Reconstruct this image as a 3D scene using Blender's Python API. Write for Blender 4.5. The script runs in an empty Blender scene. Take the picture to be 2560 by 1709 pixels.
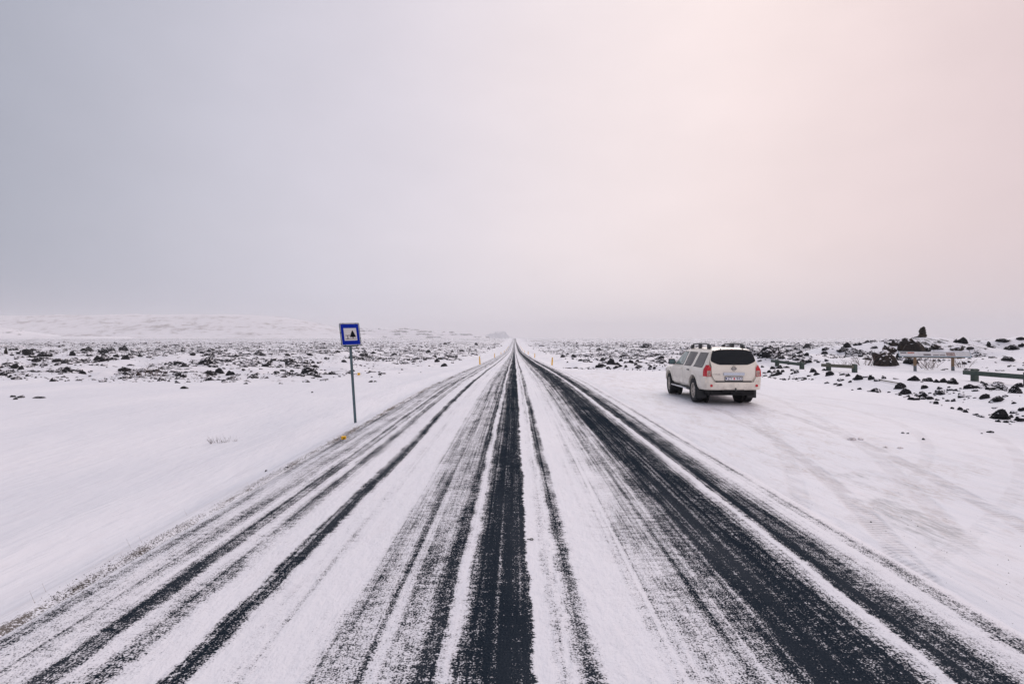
import bpy, bmesh, math, random
import numpy as np
from mathutils import Vector, Matrix, Euler, noise as mnoise

R = math.radians
rng = np.random.default_rng(11)
random.seed(5)
scene = bpy.context.scene
COL = scene.collection

# ------------------------------------------------------------------ camera
CAM_H = 2.05
cam_d = bpy.data.cameras.new('camera')
cam = bpy.data.objects.new('camera', cam_d)
COL.objects.link(cam)
cam.location = (0, 0, CAM_H)
cam.rotation_euler = (R(90), 0, 0)
cam_d.sensor_width = 36.0
cam_d.lens = 36.0 * 1470 / 2560
cam_d.shift_x = -6 / 2560
cam_d.shift_y = -9.5 / 2560
cam_d.clip_start = 0.05
cam_d.clip_end = 30000
scene.camera = cam

# ------------------------------------------------------------------ world: cloud deck over a daylight sky
SUN_AZ, SUN_EL = R(20), R(34)
world = bpy.data.worlds.new('World')
scene.world = world
world.use_nodes = True
wt = world.node_tree
wt.nodes.clear()
wn, wl = wt.nodes.new, wt.links.new


def s2l(c):
    return tuple(((v / 255) / 12.92 if v / 255 <= 0.04045 else ((v / 255 + 0.055) / 1.055) ** 2.4) for v in c) + (1,)


w_out = wn('ShaderNodeOutputWorld')
w_mix = wn('ShaderNodeMixShader')
w_mix.inputs[0].default_value = 0.94
sky = wn('ShaderNodeTexSky')
sky.sky_type = 'NISHITA'
sky.sun_disc = False
sky.sun_elevation = SUN_EL
sky.sun_rotation = SUN_AZ
bg_sky = wn('ShaderNodeBackground')
bg_sky.inputs['Strength'].default_value = 0.08
wl(sky.outputs[0], bg_sky.inputs['Color'])
tc = wn('ShaderNodeTexCoord')
sep = wn('ShaderNodeSeparateXYZ')
wl(tc.outputs['Generated'], sep.inputs[0])
cn = wn('ShaderNodeTexNoise')
cn.inputs['Scale'].default_value = 1.7
cn.inputs['Detail'].default_value = 4
cn.inputs['Roughness'].default_value = 0.45
wl(tc.outputs['Generated'], cn.inputs['Vector'])
m1 = wn('ShaderNodeMath'); m1.operation = 'MULTIPLY_ADD'
m1.inputs[1].default_value = 0.5; m1.inputs[2].default_value = 0.5 - 0.042
wl(sep.outputs['X'], m1.inputs[0])
m2 = wn('ShaderNodeMath'); m2.operation = 'MULTIPLY_ADD'
m2.inputs[1].default_value = 0.13
m3 = wn('ShaderNodeMath'); m3.operation = 'MULTIPLY_ADD'
m3.inputs[1].default_value = -0.10
wl(sep.outputs['Z'], m3.inputs[0]); wl(m1.outputs[0], m3.inputs[2])
wl(cn.outputs['Fac'], m2.inputs[0]); wl(m3.outputs[0], m2.inputs[2])
deck = wn('ShaderNodeValToRGB')
wl(m2.outputs[0], deck.inputs[0])
DECK = [(0.0, (122, 131, 147)), (0.14, (146, 153, 168)), (0.28, (203, 201, 213)), (0.40, (218, 212, 222)), (0.51, (236, 225, 229)), (0.66, (249, 231, 228)),
        (0.81, (227, 205, 205)), (1.0, (204, 183, 186))]
deck.color_ramp.interpolation = 'B_SPLINE'
els = deck.color_ramp.elements
els[0].position, els[0].color = DECK[0][0], s2l(DECK[0][1])
els[1].position, els[1].color = DECK[-1][0], s2l(DECK[-1][1])
for p_, c_ in DECK[1:-1]:
    e = els.new(p_); e.color = s2l(c_)
# the deck greys a little towards the horizon
hz = wn('ShaderNodeMapRange'); hz.interpolation_type = 'SMOOTHSTEP'
hz.inputs['From Min'].default_value = -0.02; hz.inputs['From Max'].default_value = 0.17
wl(sep.outputs['Z'], hz.inputs['Value'])
hmix = wn('ShaderNodeMix'); hmix.data_type = 'RGBA'; hmix.blend_type = 'MULTIPLY'
hmix.inputs['B'].default_value = (0.86, 0.90, 0.96, 1)
inv = wn('ShaderNodeMath'); inv.operation = 'SUBTRACT'; inv.inputs[0].default_value = 1.0
wl(hz.outputs[0], inv.inputs[1])
wl(inv.outputs[0], hmix.inputs['Factor'])
wl(deck.outputs[0], hmix.inputs['A'])
bg_deck = wn('ShaderNodeBackground')
cn2 = wn('ShaderNodeTexNoise')
cn2.inputs['Scale'].default_value = 6.0; cn2.inputs['Detail'].default_value = 3; cn2.inputs['Roughness'].default_value = 0.5
cmap = wn('ShaderNodeMapping'); cmap.inputs['Scale'].default_value = (1, 1, 2.2)
wl(tc.outputs['Generated'], cmap.inputs['Vector']); wl(cmap.outputs[0], cn2.inputs['Vector'])
cst = wn('ShaderNodeMath'); cst.operation = 'MULTIPLY_ADD'; cst.inputs[1].default_value = 0.11; cst.inputs[2].default_value = 0.945
wl(cn2.outputs['Fac'], cst.inputs[0]); wl(cst.outputs[0], bg_deck.inputs['Strength'])
wl(hmix.outputs['Result'], bg_deck.inputs['Color'])
wl(bg_sky.outputs[0], w_mix.inputs[1]); wl(bg_deck.outputs[0], w_mix.inputs[2])
wl(w_mix.outputs[0], w_out.inputs['Surface'])

sun_d = bpy.data.lights.new('sun', 'SUN')
sun = bpy.data.objects.new('sun', sun_d)
COL.objects.link(sun)
sun_d.energy = 1.08
sun_d.angle = R(30)
sun_d.color = (1.0, 0.95, 0.92)
sv = Vector((math.sin(SUN_AZ) * math.cos(SUN_EL), math.cos(SUN_AZ) * math.cos(SUN_EL), math.sin(SUN_EL)))
sun.rotation_euler = sv.to_track_quat('Z', 'Y').to_euler()

vs = scene.view_settings
vs.view_transform = 'Standard'
vs.look = 'None'
vs.exposure = 0.07
vs.gamma = 1.0
scene.render.engine = 'CYCLES'
scene.cycles.max_bounces = 3
scene.cycles.adaptive_threshold = 0.02
scene.cycles.volume_bounces = 1
scene.cycles.use_denoising = True

# ------------------------------------------------------------------ node helpers
class NT:
    def __init__(self, name):
        self.mat = bpy.data.materials.new(name)
        self.mat.use_nodes = True
        self.t = self.mat.node_tree
        self.t.nodes.clear()
        self.out = self.t.nodes.new('ShaderNodeOutputMaterial')

    def n(self, typ, **kw):
        nd = self.t.nodes.new('ShaderNode' + typ)
        for k, v in kw.items():
            setattr(nd, k, v)
        return nd

    def l(self, a, b):
        self.t.links.new(a, b)

    def put(self, inp, v):
        if isinstance(v, bpy.types.NodeSocket):
            self.l(v, inp)
        elif v is not None:
            inp.default_value = v

    def math(self, op, a, b=None, c=None, clamp=False):
        nd = self.n('Math', operation=op, use_clamp=clamp)
        self.put(nd.inputs[0], a); self.put(nd.inputs[1], b); self.put(nd.inputs[2], c)
        return nd.outputs[0]

    def mix(self, f, a, b, blend='MIX'):
        nd = self.n('Mix', data_type='RGBA', blend_type=blend)
        self.put(nd.inputs['Factor'], f); self.put(nd.inputs['A'], a); self.put(nd.inputs['B'], b)
        return nd.outputs['Result']

    def smooth(self, v, a, b, lo=0.0, hi=1.0):
        nd = self.n('MapRange', interpolation_type='SMOOTHSTEP')
        self.put(nd.inputs['Value'], v)
        nd.inputs['From Min'].default_value = a; nd.inputs['From Max'].default_value = b
        nd.inputs['To Min'].default_value = lo; nd.inputs['To Max'].default_value = hi
        return nd.outputs[0]

    def vec(self, v, scale, off=(0, 0, 0)):
        nd = self.n('Mapping')
        self.put(nd.inputs['Vector'], v)
        nd.inputs['Scale'].default_value = scale
        nd.inputs['Location'].default_value = off
        return nd.outputs[0]

    def noise(self, v, scale, detail=2.0, rough=0.5):
        nd = self.n('TexNoise')
        self.put(nd.inputs['Vector'], v)
        nd.inputs['Scale'].default_value = scale
        nd.inputs['Detail'].default_value = detail
        nd.inputs['Roughness'].default_value = rough
        return nd.outputs['Fac']

    def bump(self, h, strength, dist, normal=None):
        nd = self.n('Bump')
        nd.inputs['Strength'].default_value = strength
        nd.inputs['Distance'].default_value = dist
        self.put(nd.inputs['Height'], h)
        if normal is not None:
            self.put(nd.inputs['Normal'], normal)
        return nd.outputs[0]

    def bsdf(self, color, rough=0.6, normal=None, spec=0.5, metal=0.0, coat=0.0, **kw):
        b = self.n('BsdfPrincipled')
        self.put(b.inputs['Base Color'], color)
        self.put(b.inputs['Roughness'], rough)
        self.put(b.inputs['Specular IOR Level'], spec)
        self.put(b.inputs['Metallic'], metal)
        self.put(b.inputs['Coat Weight'], coat)
        if normal is not None:
            self.l(normal, b.inputs['Normal'])
        for k, v in kw.items():
            self.put(b.inputs[k], v)
        self.l(b.outputs[0], self.out.inputs['Surface'])
        return b

    def pos(self):
        return self.n('NewGeometry').outputs['Position']


SNOW = (0.845, 0.85, 0.90, 1)
SNOW_DULL = (0.78, 0.795, 0.855, 1)  # slightly darker snow tone, blended in by broad noise


def plain(name, color, rough=0.5, metal=0.0, spec=0.5, coat=0.0, grain=0.0, gscale=20, bump=0.0):
    m = NT(name)
    tcn = m.n('TexCoord').outputs['Object']
    nz = m.noise(tcn, gscale, 4, 0.6)
    c = color if len(color) == 4 else tuple(color) + (1,)
    if grain > 0:
        dark = tuple(max(0, v * (1 - grain)) for v in c[:3]) + (1,)
        lite = tuple(min(1, v * (1 + grain)) for v in c[:3]) + (1,)
        col = m.mix(m.smooth(nz, 0.3, 0.7), dark, lite)
    else:
        col = c
    nrm = m.bump(nz, bump, 0.01) if bump > 0 else None
    m.bsdf(col, rough, nrm, spec, metal, coat)
    return m.mat


# ---- snow used by the ground and by snow on the road
def snow_color(m, pos):
    big = m.noise(m.vec(pos, (0.25, 0.12, 0.25)), 1.0, 3, 0.5)
    fine = m.noise(m.vec(pos, (1.0, 0.45, 1.0)), 3.0, 4, 0.6)
    c = m.mix(m.smooth(big, 0.3, 0.7), SNOW_DULL, SNOW)
    c = m.mix(m.smooth(fine, 0.52, 0.75, 0, 0.35), c, (0.78, 0.765, 0.81, 1))
    return c


def make_ground_material():
    m = NT('snow_ground')
    pos = m.pos()
    sx = m.n('SeparateXYZ'); m.l(pos, sx.inputs[0])
    X, Y = sx.outputs['X'], sx.outputs['Y']
    c = snow_color(m, pos)
    # churned, slightly dirty snow of the pull-out
    dirt = m.n('Attribute', attribute_name='dirt').outputs['Fac']
    dn = m.noise(m.vec(pos, (1.3, 0.5, 1.0)), 1.6, 3, 0.62)
    dn2 = m.noise(m.vec(pos, (9.0, 3.0, 1.0)), 2.0, 4, 0.65)
    dmask = m.math('MULTIPLY', dirt, m.smooth(dn, 0.42, 0.68))
    dmask = m.math('MULTIPLY', dmask, m.smooth(dn2, 0.35, 0.7))
    c = m.mix(m.math('MULTIPLY', dmask, 0.75), c, (0.52, 0.47, 0.45, 1))
    # worn grey ice patches
    ice = m.n('Attribute', attribute_name='ice').outputs['Fac']
    inz = m.noise(m.vec(pos, (2.2, 1.0, 1.0)), 2.0, 4, 0.7)
    imask = m.smooth(m.math('ADD', ice, m.math('MULTIPLY', m.math('SUBTRACT', inz, 0.5), 1.5)), 0.45, 0.95)
    imask = m.math('MULTIPLY', imask, m.smooth(ice, 0.05, 0.35))
    ist = m.noise(m.vec(pos, (14.0, 2.5, 1.0)), 1.0, 4, 0.65)
    c = m.mix(m.math('MULTIPLY', imask, m.smooth(ist, 0.35, 0.65, 0.08, 0.62)), c, (0.30, 0.32, 0.34, 1))
    # wheel ruts of the car and older tracks across the pull-out
    def ruts(x1, y1, k, ymin, ymax):
        e = m.math('SUBTRACT', y1, Y)
        xc = m.math('SUBTRACT', x1, m.math('MULTIPLY', m.math('MULTIPLY', e, e), k))
        d = m.math('SUBTRACT', m.math('ABSOLUTE', m.math('SUBTRACT', X, xc)), 0.79)
        r = m.smooth(m.math('ABSOLUTE', d), 0.16, 0.09)
        r = m.math('MULTIPLY', r, m.smooth(Y, ymin, ymin + 1.5))
        return m.math('MULTIPLY', r, m.smooth(Y, ymax, ymax - 0.8))
    rut = m.math('MAXIMUM', ruts(6.71, 19.0, 0.0125, 2.5, 22.4), m.math('MULTIPLY', ruts(8.6, 27.0, 0.011, 5.0, 30.0), 0.6))
    rut = m.math('MAXIMUM', rut, m.math('MULTIPLY', ruts(10.5, 17.0, 0.055, 4.5, 21.0), 0.45))
    tr = m.noise(m.vec(pos, (3.0, 1.2, 1.0)), 1.5, 3, 0.6)
    tread = m.n('TexWave', wave_type='BANDS', bands_direction='Y'); m.l(pos, tread.inputs['Vector'])
    tread.inputs['Scale'].default_value = 4.5; tread.inputs['Distortion'].default_value = 3.0; tread.inputs['Detail'].default_value = 2.0
    rut = m.math('MULTIPLY', rut, m.smooth(tr, 0.30, 0.62))
    c = m.mix(m.math('MULTIPLY', rut, m.math('MULTIPLY_ADD', tread.outputs['Fac'], 0.34, 0.24)), c, (0.47, 0.45, 0.47, 1))
    # grit lying in the snow beside the road
    grit = m.n('Attribute', attribute_name='grit').outputs['Fac']
    gn = m.noise(pos, 55.0, 2, 0.6)
    gl = m.noise(m.vec(pos, (2.0, 0.6, 1.0)), 1.5, 4, 0.6)
    gm = m.math('ADD', m.math('MULTIPLY', grit, m.smooth(gl, 0.35, 0.65, 0.45, 1.0)), m.math('MULTIPLY', m.math('SUBTRACT', gn, 0.5), 2.2))
    gm = m.smooth(gm, 0.62, 0.85)
    c = m.mix(m.math('MULTIPLY', gm, 0.9), c, m.mix(m.smooth(gl, 0.42, 0.58), (0.028, 0.030, 0.036, 1), (0.085, 0.066, 0.05, 1)))
    # distant lava breaking through the snow, too far away to be told apart
    lava = m.n('Attribute', attribute_name='lava').outputs['Fac']
    far = m.smooth(Y, 70, 200)
    l1 = m.noise(m.vec(pos, (0.55, 0.16, 0.4)), 1.0, 5, 0.68)
    l2 = m.noise(m.vec(pos, (0.06, 0.02, 0.05)), 1.0, 3, 0.5)
    lv = m.math('ADD', l1, m.math('MULTIPLY', m.math('SUBTRACT', l2, 0.5), 0.35))
    lm = m.smooth(lv, 0.53, 0.60)
    lm = m.math('MULTIPLY', m.math('MULTIPLY', lm, lava), far)
    n1 = m.noise(m.vec(pos, (1.7, 0.8, 1.0)), 1.0, 5, 0.7)
    n2 = m.noise(m.vec(pos, (0.14, 0.07, 0.1), (5, 2, 0)), 1.0, 3, 0.5)
    nv = m.math('ADD', n1, m.math('MULTIPLY', m.math('SUBTRACT', n2, 0.5), 0.5))
    nl = m.math('MULTIPLY', m.smooth(nv, 0.61, 0.67), lava)
    lm = m.math('MAXIMUM', lm, nl)
    c = m.mix(lm, c, (0.030, 0.031, 0.037, 1))
    h1 = m.noise(m.vec(pos, (1.0, 0.4, 1.0)), 0.8, 3, 0.55)
    h2 = m.noise(m.vec(pos, (1.0, 0.55, 1.0)), 9.0, 3, 0.6)
    h3 = m.noise(pos, 60.0, 2, 0.6)
    b = m.bump(h1, 0.45, 0.16)
    rot = m.n('Mapping'); m.l(pos, rot.inputs['Vector'])
    rot.inputs['Rotation'].default_value = (0, 0, R(24)); rot.inputs['Scale'].default_value = (1.1, 0.22, 1.0)
    h4 = m.noise(rot.outputs[0], 1.3, 4, 0.6)
    h4 = m.math('ABSOLUTE', m.math('SUBTRACT', h4, 0.5))
    b = m.bump(h4, 0.8, 0.13, b)
    b = m.bump(h2, 0.35, 0.022, b)
    b = m.bump(h3, 0.22, 0.004, b)
    b = m.bump(m.math('MULTIPLY', rut, m.math('MULTIPLY_ADD', tread.outputs['Fac'], -0.5, -1.0)), 0.5, 0.03, b)
    b = m.bump(lm, 0.6, 0.15, b)
    m.bsdf(c, 0.75, b, 0.25)
    return m.mat


# asphalt bared by tyres: X position -> share of bare road
BARE = [(-3.60, 0), (-3.55, .66), (-3.46, .52), (-3.30, .44), (-3.16, .34), (-3.08, .46), (-2.97, .45), (-2.92, .2), (-2.88, .34),
        (-2.84, .60), (-2.70, .64), (-2.66, .24), (-2.62, .18), (-2.56, .52), (-2.42, .54), (-2.35, .14), (-2.2, .10), (-2.10, .08),
        (-2.05, .58), (-1.98, .84), (-1.92, .72), (-1.87, .22), (-1.82, .08), (-1.66, .17), (-1.58, .2), (-1.5, .06), (-1.3, .08),
        (-1.18, .38), (-1.0, .54), (-.8, .52), (-.66, .54), (-.58, .72), (-.50, .78), (-.46, .35), (-.40, .22), (-.36, .70), (-.28, .76),
        (-.2, .90), (-.1, 1.0), (.085, 1.0), (.115, .85), (.14, .02), (.22, .05), (.27, .38), (.31, .38), (.35, .05), (.385, .58),
        (.44, .74), (.50, .58), (.55, .08), (.8, .08), (.95, .22), (1.1, .26), (1.2, .30), (1.28, .52), (1.42, .56), (1.5, .42), (1.6, .70),
        (1.75, .80), (1.9, .94), (2.2, .96), (2.34, .84), (2.42, .62), (2.5, .45), (2.55, .12), (2.6, .25), (2.64, .82), (2.75, .92),
        (2.85, .80), (2.95, .60), (3.08, .50), (3.16, .18), (3.24, .06), (3.29, .40), (3.38, .44), (3.44, .15), (3.60, 0)]


def make_road_material():
    m = NT('snowy_asphalt')
    pos = m.pos()
    sx = m.n('SeparateXYZ'); m.l(pos, sx.inputs[0])
    X, Y = sx.outputs['X'], sx.outputs['Y']
    wob = m.noise(m.vec(pos, (0.55, 0.13, 0.0)), 1.0, 3, 0.5)
    wob2 = m.noise(m.vec(pos, (1.5, 1.8, 0.0), (7, 3, 0)), 1.0, 3, 0.6)
    jag = m.noise(m.vec(pos, (6.0, 14.0, 0.0), (1, 9, 0)), 1.0, 2, 0.6)
    Xw = m.math('ADD', X, m.math('MULTIPLY', m.math('SUBTRACT', wob, 0.5), 0.20))
    Xw = m.math('ADD', Xw, m.math('MULTIPLY', m.math('SUBTRACT', wob2, 0.5), 0.12))
    Xw = m.math('ADD', Xw, m.math('MULTIPLY', m.math('SUBTRACT', jag, 0.5), 0.075))

    def curve(pts, x):
        nd = m.n('FloatCurve')
        cm = nd.mapping
        cv = cm.curves[0]
        for i, (px, py) in enumerate(pts):
            if i < 2:
                cv.points[i].location = (px, py)
            else:
                cv.points.new(px, py)
        for p in cv.points:
            p.handle_type = 'VECTOR'
        cm.update()
        m.put(nd.inputs['Value'], x)
        return nd.outputs[0]

    lp = [((x + 3.6) / 3.6, v) for x, v in BARE if x < 0] + [(1.0, 1.0)]
    rp = [(0.0, 1.0)] + [(x / 3.6, v) for x, v in BARE if x > 0]
    El = curve(lp, m.math('DIVIDE', m.math('ADD', Xw, 3.6), 3.6))
    Er = curve(rp, m.math('DIVIDE', Xw, 3.6))
    side = m.math('GREATER_THAN', Xw, 0.0)
    E = m.math('ADD', m.math('MULTIPLY', Er, side), m.math('MULTIPLY', El, m.math('SUBTRACT', 1.0, side)))
    fine = m.noise(m.vec(pos, (26.0, 0.10, 1.0), (3, 8, 0)), 1.0, 3, 0.55)
    fine2 = m.noise(m.vec(pos, (11.0, 0.05, 1.0), (9, 2, 0)), 1.0, 2, 0.5)
    streak = m.noise(m.vec(pos, (9.0, 0.30, 1.0)), 1.0, 4, 0.6)
    patch = m.noise(m.vec(pos, (3.0, 0.9, 1.0), (4, 4, 0)), 1.0, 4, 0.6)
    cross = m.noise(m.vec(pos, (7.0, 16.0, 1.0)), 1.0, 4, 0.65)
    grain = m.noise(pos, 84.0, 3, 0.6)
    vor = m.n('TexVoronoi'); m.l(pos, vor.inputs['Vector']); vor.inputs['Scale'].default_value = 76.0
    vd = m.math('SUBTRACT', 0.42, vor.outputs['Distance'])
    v = m.math('MULTIPLY_ADD', E, 0.86, 0.035)
    v = m.math('ADD', v, m.math('MULTIPLY', m.math('SUBTRACT', fine, 0.5), 0.72))
    v = m.math('ADD', v, m.math('MULTIPLY', m.math('SUBTRACT', fine2, 0.5), 0.55))
    v = m.math('ADD', v, m.math('MULTIPLY', m.math('SUBTRACT', streak, 0.5), 0.55))
    v = m.math('ADD', v, m.math('MULTIPLY', m.math('SUBTRACT', patch, 0.5), 0.65))
    v = m.math('ADD', v, m.math('MULTIPLY', m.math('SUBTRACT', cross, 0.5), 0.75))
    v = m.math('ADD', v, m.math('MULTIPLY', m.math('SUBTRACT', grain, 0.5), 1.30))
    v = m.math('ADD', v, m.math('MULTIPLY', vd, 0.45))
    # keep fully snowed strips clean
    v = m.math('SUBTRACT', v, m.smooth(E, 0.02, 0.22, 0.12, 0.0))
    bare = m.smooth(v, 0.39, 0.60)
    ag = m.noise(pos, 90.0, 2, 0.7)
    tone = m.noise(m.vec(pos, (1.2, 0.25, 1.0)), 1.0, 3, 0.5)
    asp = m.mix(m.smooth(ag, 0.3, 0.75), (0.007, 0.013, 0.022, 1), (0.034, 0.044, 0.057, 1))
    asp = m.mix(m.smooth(ag, 0.68, 0.78, 0, 0.55), asp, (0.16, 0.15, 0.14, 1))
    # powder caught in the voids greys half-bared lanes
    pw = m.smooth(tone, 0.42, 0.68, 0.0, 0.07)
    asp = m.mix(pw, asp, (0.30, 0.31, 0.34, 1))
    sn = snow_color(m, pos)
    thin = m.smooth(v, 0.05, 0.42, 0.0, 0.48)
    sn = m.mix(thin, sn, (0.50, 0.51, 0.56, 1))
    # brown grass and grit along the road edge
    edge = m.smooth(X, -3.46, -3.52, 0.0, 1.0)
    asp = m.mix(m.math('MULTIPLY', edge, m.smooth(tone, 0.45, 0.6)), asp, (0.075, 0.055, 0.04, 1))
    col = m.mix(bare, sn, asp)
    hb = m.math('SUBTRACT', m.math('MULTIPLY', m.noise(pos, 30, 4, 0.6), 0.5), m.math('MULTIPLY', bare, 1.0))
    lump = m.noise(m.vec(pos, (5.0, 2.2, 1.0)), 1.6, 5, 0.6)
    b = m.bump(lump, 0.5, 0.05)
    b = m.bump(hb, 0.6, 0.018, b)
    rough = m.math('ADD', 0.75, m.math('MULTIPLY', bare, -0.17))
    m.bsdf(col, rough, b, m.math('MULTIPLY_ADD', bare, -0.28, 0.28))
    return m.mat


def make_rock_material(name, dark=(0.010, 0.012, 0.016), lite=(0.034, 0.033, 0.037), warm=0.0, snow=0.5, spot=0.5):
    m = NT(name)
    g = m.n('NewGeometry')
    pos = g.outputs['Position']
    nz = m.n('SeparateXYZ'); m.l(g.outputs['True Normal'], nz.inputs[0])
    n1 = m.noise(pos, 2.3, 5, 0.65)
    n2 = m.noise(pos, 14.0, 4, 0.7)
    c = m.mix(m.smooth(n2, 0.3, 0.7), dark + (1,), lite + (1,))
    if warm:
        c = m.mix(m.math('MULTIPLY', m.smooth(n1, 0.5, 0.68), warm), c, (0.09, 0.062, 0.04, 1))
    up = m.math('ADD', nz.outputs['Z'], m.math('MULTIPLY', m.math('SUBTRACT', n1, 0.5), 1.0))
    up = m.math('ADD', up, m.math('MULTIPLY', m.math('SUBTRACT', n2, 0.5), spot))
    s = m.smooth(up, snow, snow + 0.12)
    c = m.mix(s, c, SNOW)
    b = m.bump(n2, 0.6, 0.05)
    m.bsdf(c, 0.85, b, 0.2)
    return m.mat


MAT_GROUND = make_ground_material()
MAT_ROAD = make_road_material()
MAT_ROCK = make_rock_material('lava_rock', (0.006, 0.008, 0.011), (0.026, 0.026, 0.030), snow=0.70)
MAT_BOULDER = make_rock_material('lava_boulder', (0.014, 0.013, 0.014), (0.045, 0.038, 0.034), 0.5, 0.62, 0.10)
MAT_DARK = make_rock_material('dark_lava', (0.006, 0.008, 0.011), (0.024, 0.024, 0.027), snow=0.88, spot=0.3)

# ------------------------------------------------------------------ numeric noise and terrain
def hash2(ix, iy, seed):
    h = (ix.astype(np.int64) * 374761393 + iy.astype(np.int64) * 668265263 + seed * 974711) & 0x7fffffff
    h = ((h ^ (h >> 13)) * 1274126177) & 0x7fffffff
    h = h ^ (h >> 16)
    return (h & 0xffff) / 65535.0


def vnoise(x, y, seed=0):
    x = np.asarray(x, float); y = np.asarray(y, float)
    ix, iy = np.floor(x), np.floor(y)
    fx, fy = x - ix, y - iy
    fx = fx * fx * fx * (fx * (fx * 6 - 15) + 10); fy = fy * fy * fy * (fy * (fy * 6 - 15) + 10)
    a, b = hash2(ix, iy, seed), hash2(ix + 1, iy, seed)
    c, d = hash2(ix, iy + 1, seed), hash2(ix + 1, iy + 1, seed)
    return (a + (b - a) * fx) * (1 - fy) + (c + (d - c) * fx) * fy


def fbm(x, y, oct=4, seed=0, gain=0.5):
    t, amp, s = 0.0, 1.0, 0.0
    for o in range(oct):
        t = t + amp * vnoise(x * 2 ** o + 13.7 * o, y * 2 ** o + 7.1 * o, seed + o)
        s += amp; amp *= gain
    return t / s - 0.5


def sst(a, b, x):
    t = np.clip((np.asarray(x, float) - a) / (b - a), 0, 1)
    return t * t * (3 - 2 * t)


_PY = np.array([-600, 0, 22, 40, 63, 113, 166, 222, 280, 360, 504, 800, 950, 1080, 1180, 1400, 3000, 12000], float)
_PZ = np.array([0, 0, -.02, -.27, -.75, -1.62, -2.45, -3.2, -3.65, -3.72, -3.7, -3.6, -3.0, -.7, .55, 1.1, 1.4, 1.4], float)


def _pchip(xs, ys):
    h = np.diff(xs); d = np.diff(ys) / h
    mm = np.zeros_like(ys)
    for i in range(1, len(xs) - 1):
        if d[i - 1] * d[i] > 0:
            w1, w2 = 2 * h[i] + h[i - 1], h[i] + 2 * h[i - 1]
            mm[i] = (w1 + w2) / (w1 / d[i - 1] + w2 / d[i])

    def f(x):
        x = np.asarray(x, float)
        k = np.clip(np.searchsorted(xs, x) - 1, 0, len(h) - 1)
        t = np.clip((x - xs[k]) / h[k], 0, 1)
        t2, t3 = t * t, t * t * t
        return (2 * t3 - 3 * t2 + 1) * ys[k] + (t3 - 2 * t2 + t) * h[k] * mm[k] + (-2 * t3 + 3 * t2) * ys[k + 1] + (t3 - t2) * h[k] * mm[k + 1]
    return f


road_z = _pchip(_PY, _PZ)
_BY = np.array([-600, 0, 10, 14.5, 18, 22.3, 25.7, 31.7, 35, 40, 43, 46, 48.5, 52, 60, 12000], float)
_BX = np.array([12, 11.5, 12, 12.3, 13.4, 14.0, 13.6, 14.2, 14.3, 12.5, 10, 7, 5.0, 4.0, 3.7, 3.7], float)


def bank_x(Y):
    return np.interp(Y, _BY, _BX) + 0.5 * fbm(np.asarray(Y, float) / 3.1, 0 * np.asarray(Y, float) + 3.3, 3, 40)


MOUNDS = [(32.3, 47.5, 1.6, 4.4, 4.5), (39.5, 51, 1.35, 3.0, 4.0), (38.0, 43, 1.2, 4.0, 4.5), (28.0, 51, 1.0, 3.2, 4.0),
          (31, 62, 1.2, 5.0, 5.0), (24, 53, .85, 4.0, 4.5), (11.0, 51, .55, 3.2, 3.0), (9.5, 56, .5, 3.0, 3.0), (19, 42, .45, 3.0, 3.0),
          (-62, 70, .7, 6, 5), (-46, 82, .6, 7, 5), (-75, 95, .8, 9, 7), (-30, 75, .4, 8, 5), (-100, 120, 1.0, 12, 9)]


def lava_mask(X, Y):
    X = np.asarray(X, float); Y = np.asarray(Y, float)
    wob = 9 * fbm(X / 22, Y / 22, 3, 61)
    left = sst(-8.5, -13, X + wob * 0.5) * sst(40, 52, Y + wob * 1.2)
    b = X - bank_x(Y)
    right = sst(3.0, 6.0, b + wob * 0.3) * sst(26, 40, Y)
    right = np.maximum(right, sst(2, 4, b) * sst(44, 50, Y))
    return np.maximum(left, right)


def ground_z(X, Y):
    X = np.asarray(X, float); Y = np.asarray(Y, float)
    P = road_z(Y)
    # away from the road the plain only follows part of the road's dip
    wide = sst(14, 45, np.abs(X)) * sst(20, 60, Y) * (1 - sst(700, 1100, Y))
    Pl = P * (1 - 0.58 * wide)
    d = -X - 3.62
    left = -0.42 * sst(0.0, 1.15, d) - 0.3 * sst(1.2, 6.5, d)
    left = left + 0.07 * np.exp(-((d - 2.3 - 0.5 * fbm(Y / 5, Y * 0, 2, 3)) / 0.5) ** 2)
    b = X - bank_x(Y)
    w = sst(43, 57, Y)
    nearR = 0.36 * sst(0.0, 2.0, b) + 0.28 * sst(6, 16, b)
    farR = -0.5 * sst(0.0, 1.6, b) + 0.1 * sst(5, 20, b)
    right = nearR * (1 - w) + farR * w
    z = Pl + np.where(X < 0, left, right)
    lm = lava_mask(X, Y)
    far = sst(300, 900, Y)
    rel = 1.1 * fbm(X / 13, Y / 13, 4, 71) + 0.75 * np.abs(fbm(X / 5.5, Y / 5.5, 3, 81)) + 0.5 * fbm(X / 2.2, Y / 2.2, 2, 77)
    z = z + lm * rel * (1 - 0.3 * far)
    for mx, my, mh, sx_, sy_ in MOUNDS:
        z = z + mh * np.exp(-((X - mx) / sx_) ** 2 - ((Y - my) / sy_) ** 2)
    # drifts and scuffs on the open snow
    off = np.where(X < 0, sst(0.2, 2.0, d), sst(3.6, 4.6, X))
    near = 1 - sst(80, 200, Y)
    z = z + off * near * (0.10 * fbm(X / 2.6, Y / 5.0, 3, 91) + 0.025 * fbm(X / 0.8, Y / 1.3, 2, 95))
    return z


def spaced(a, b, step, grow, lim):
    v, out = a, [a]
    while v < b:
        v += step if v < lim else step + (v - lim) * grow
        out.append(v)
    return out


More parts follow.
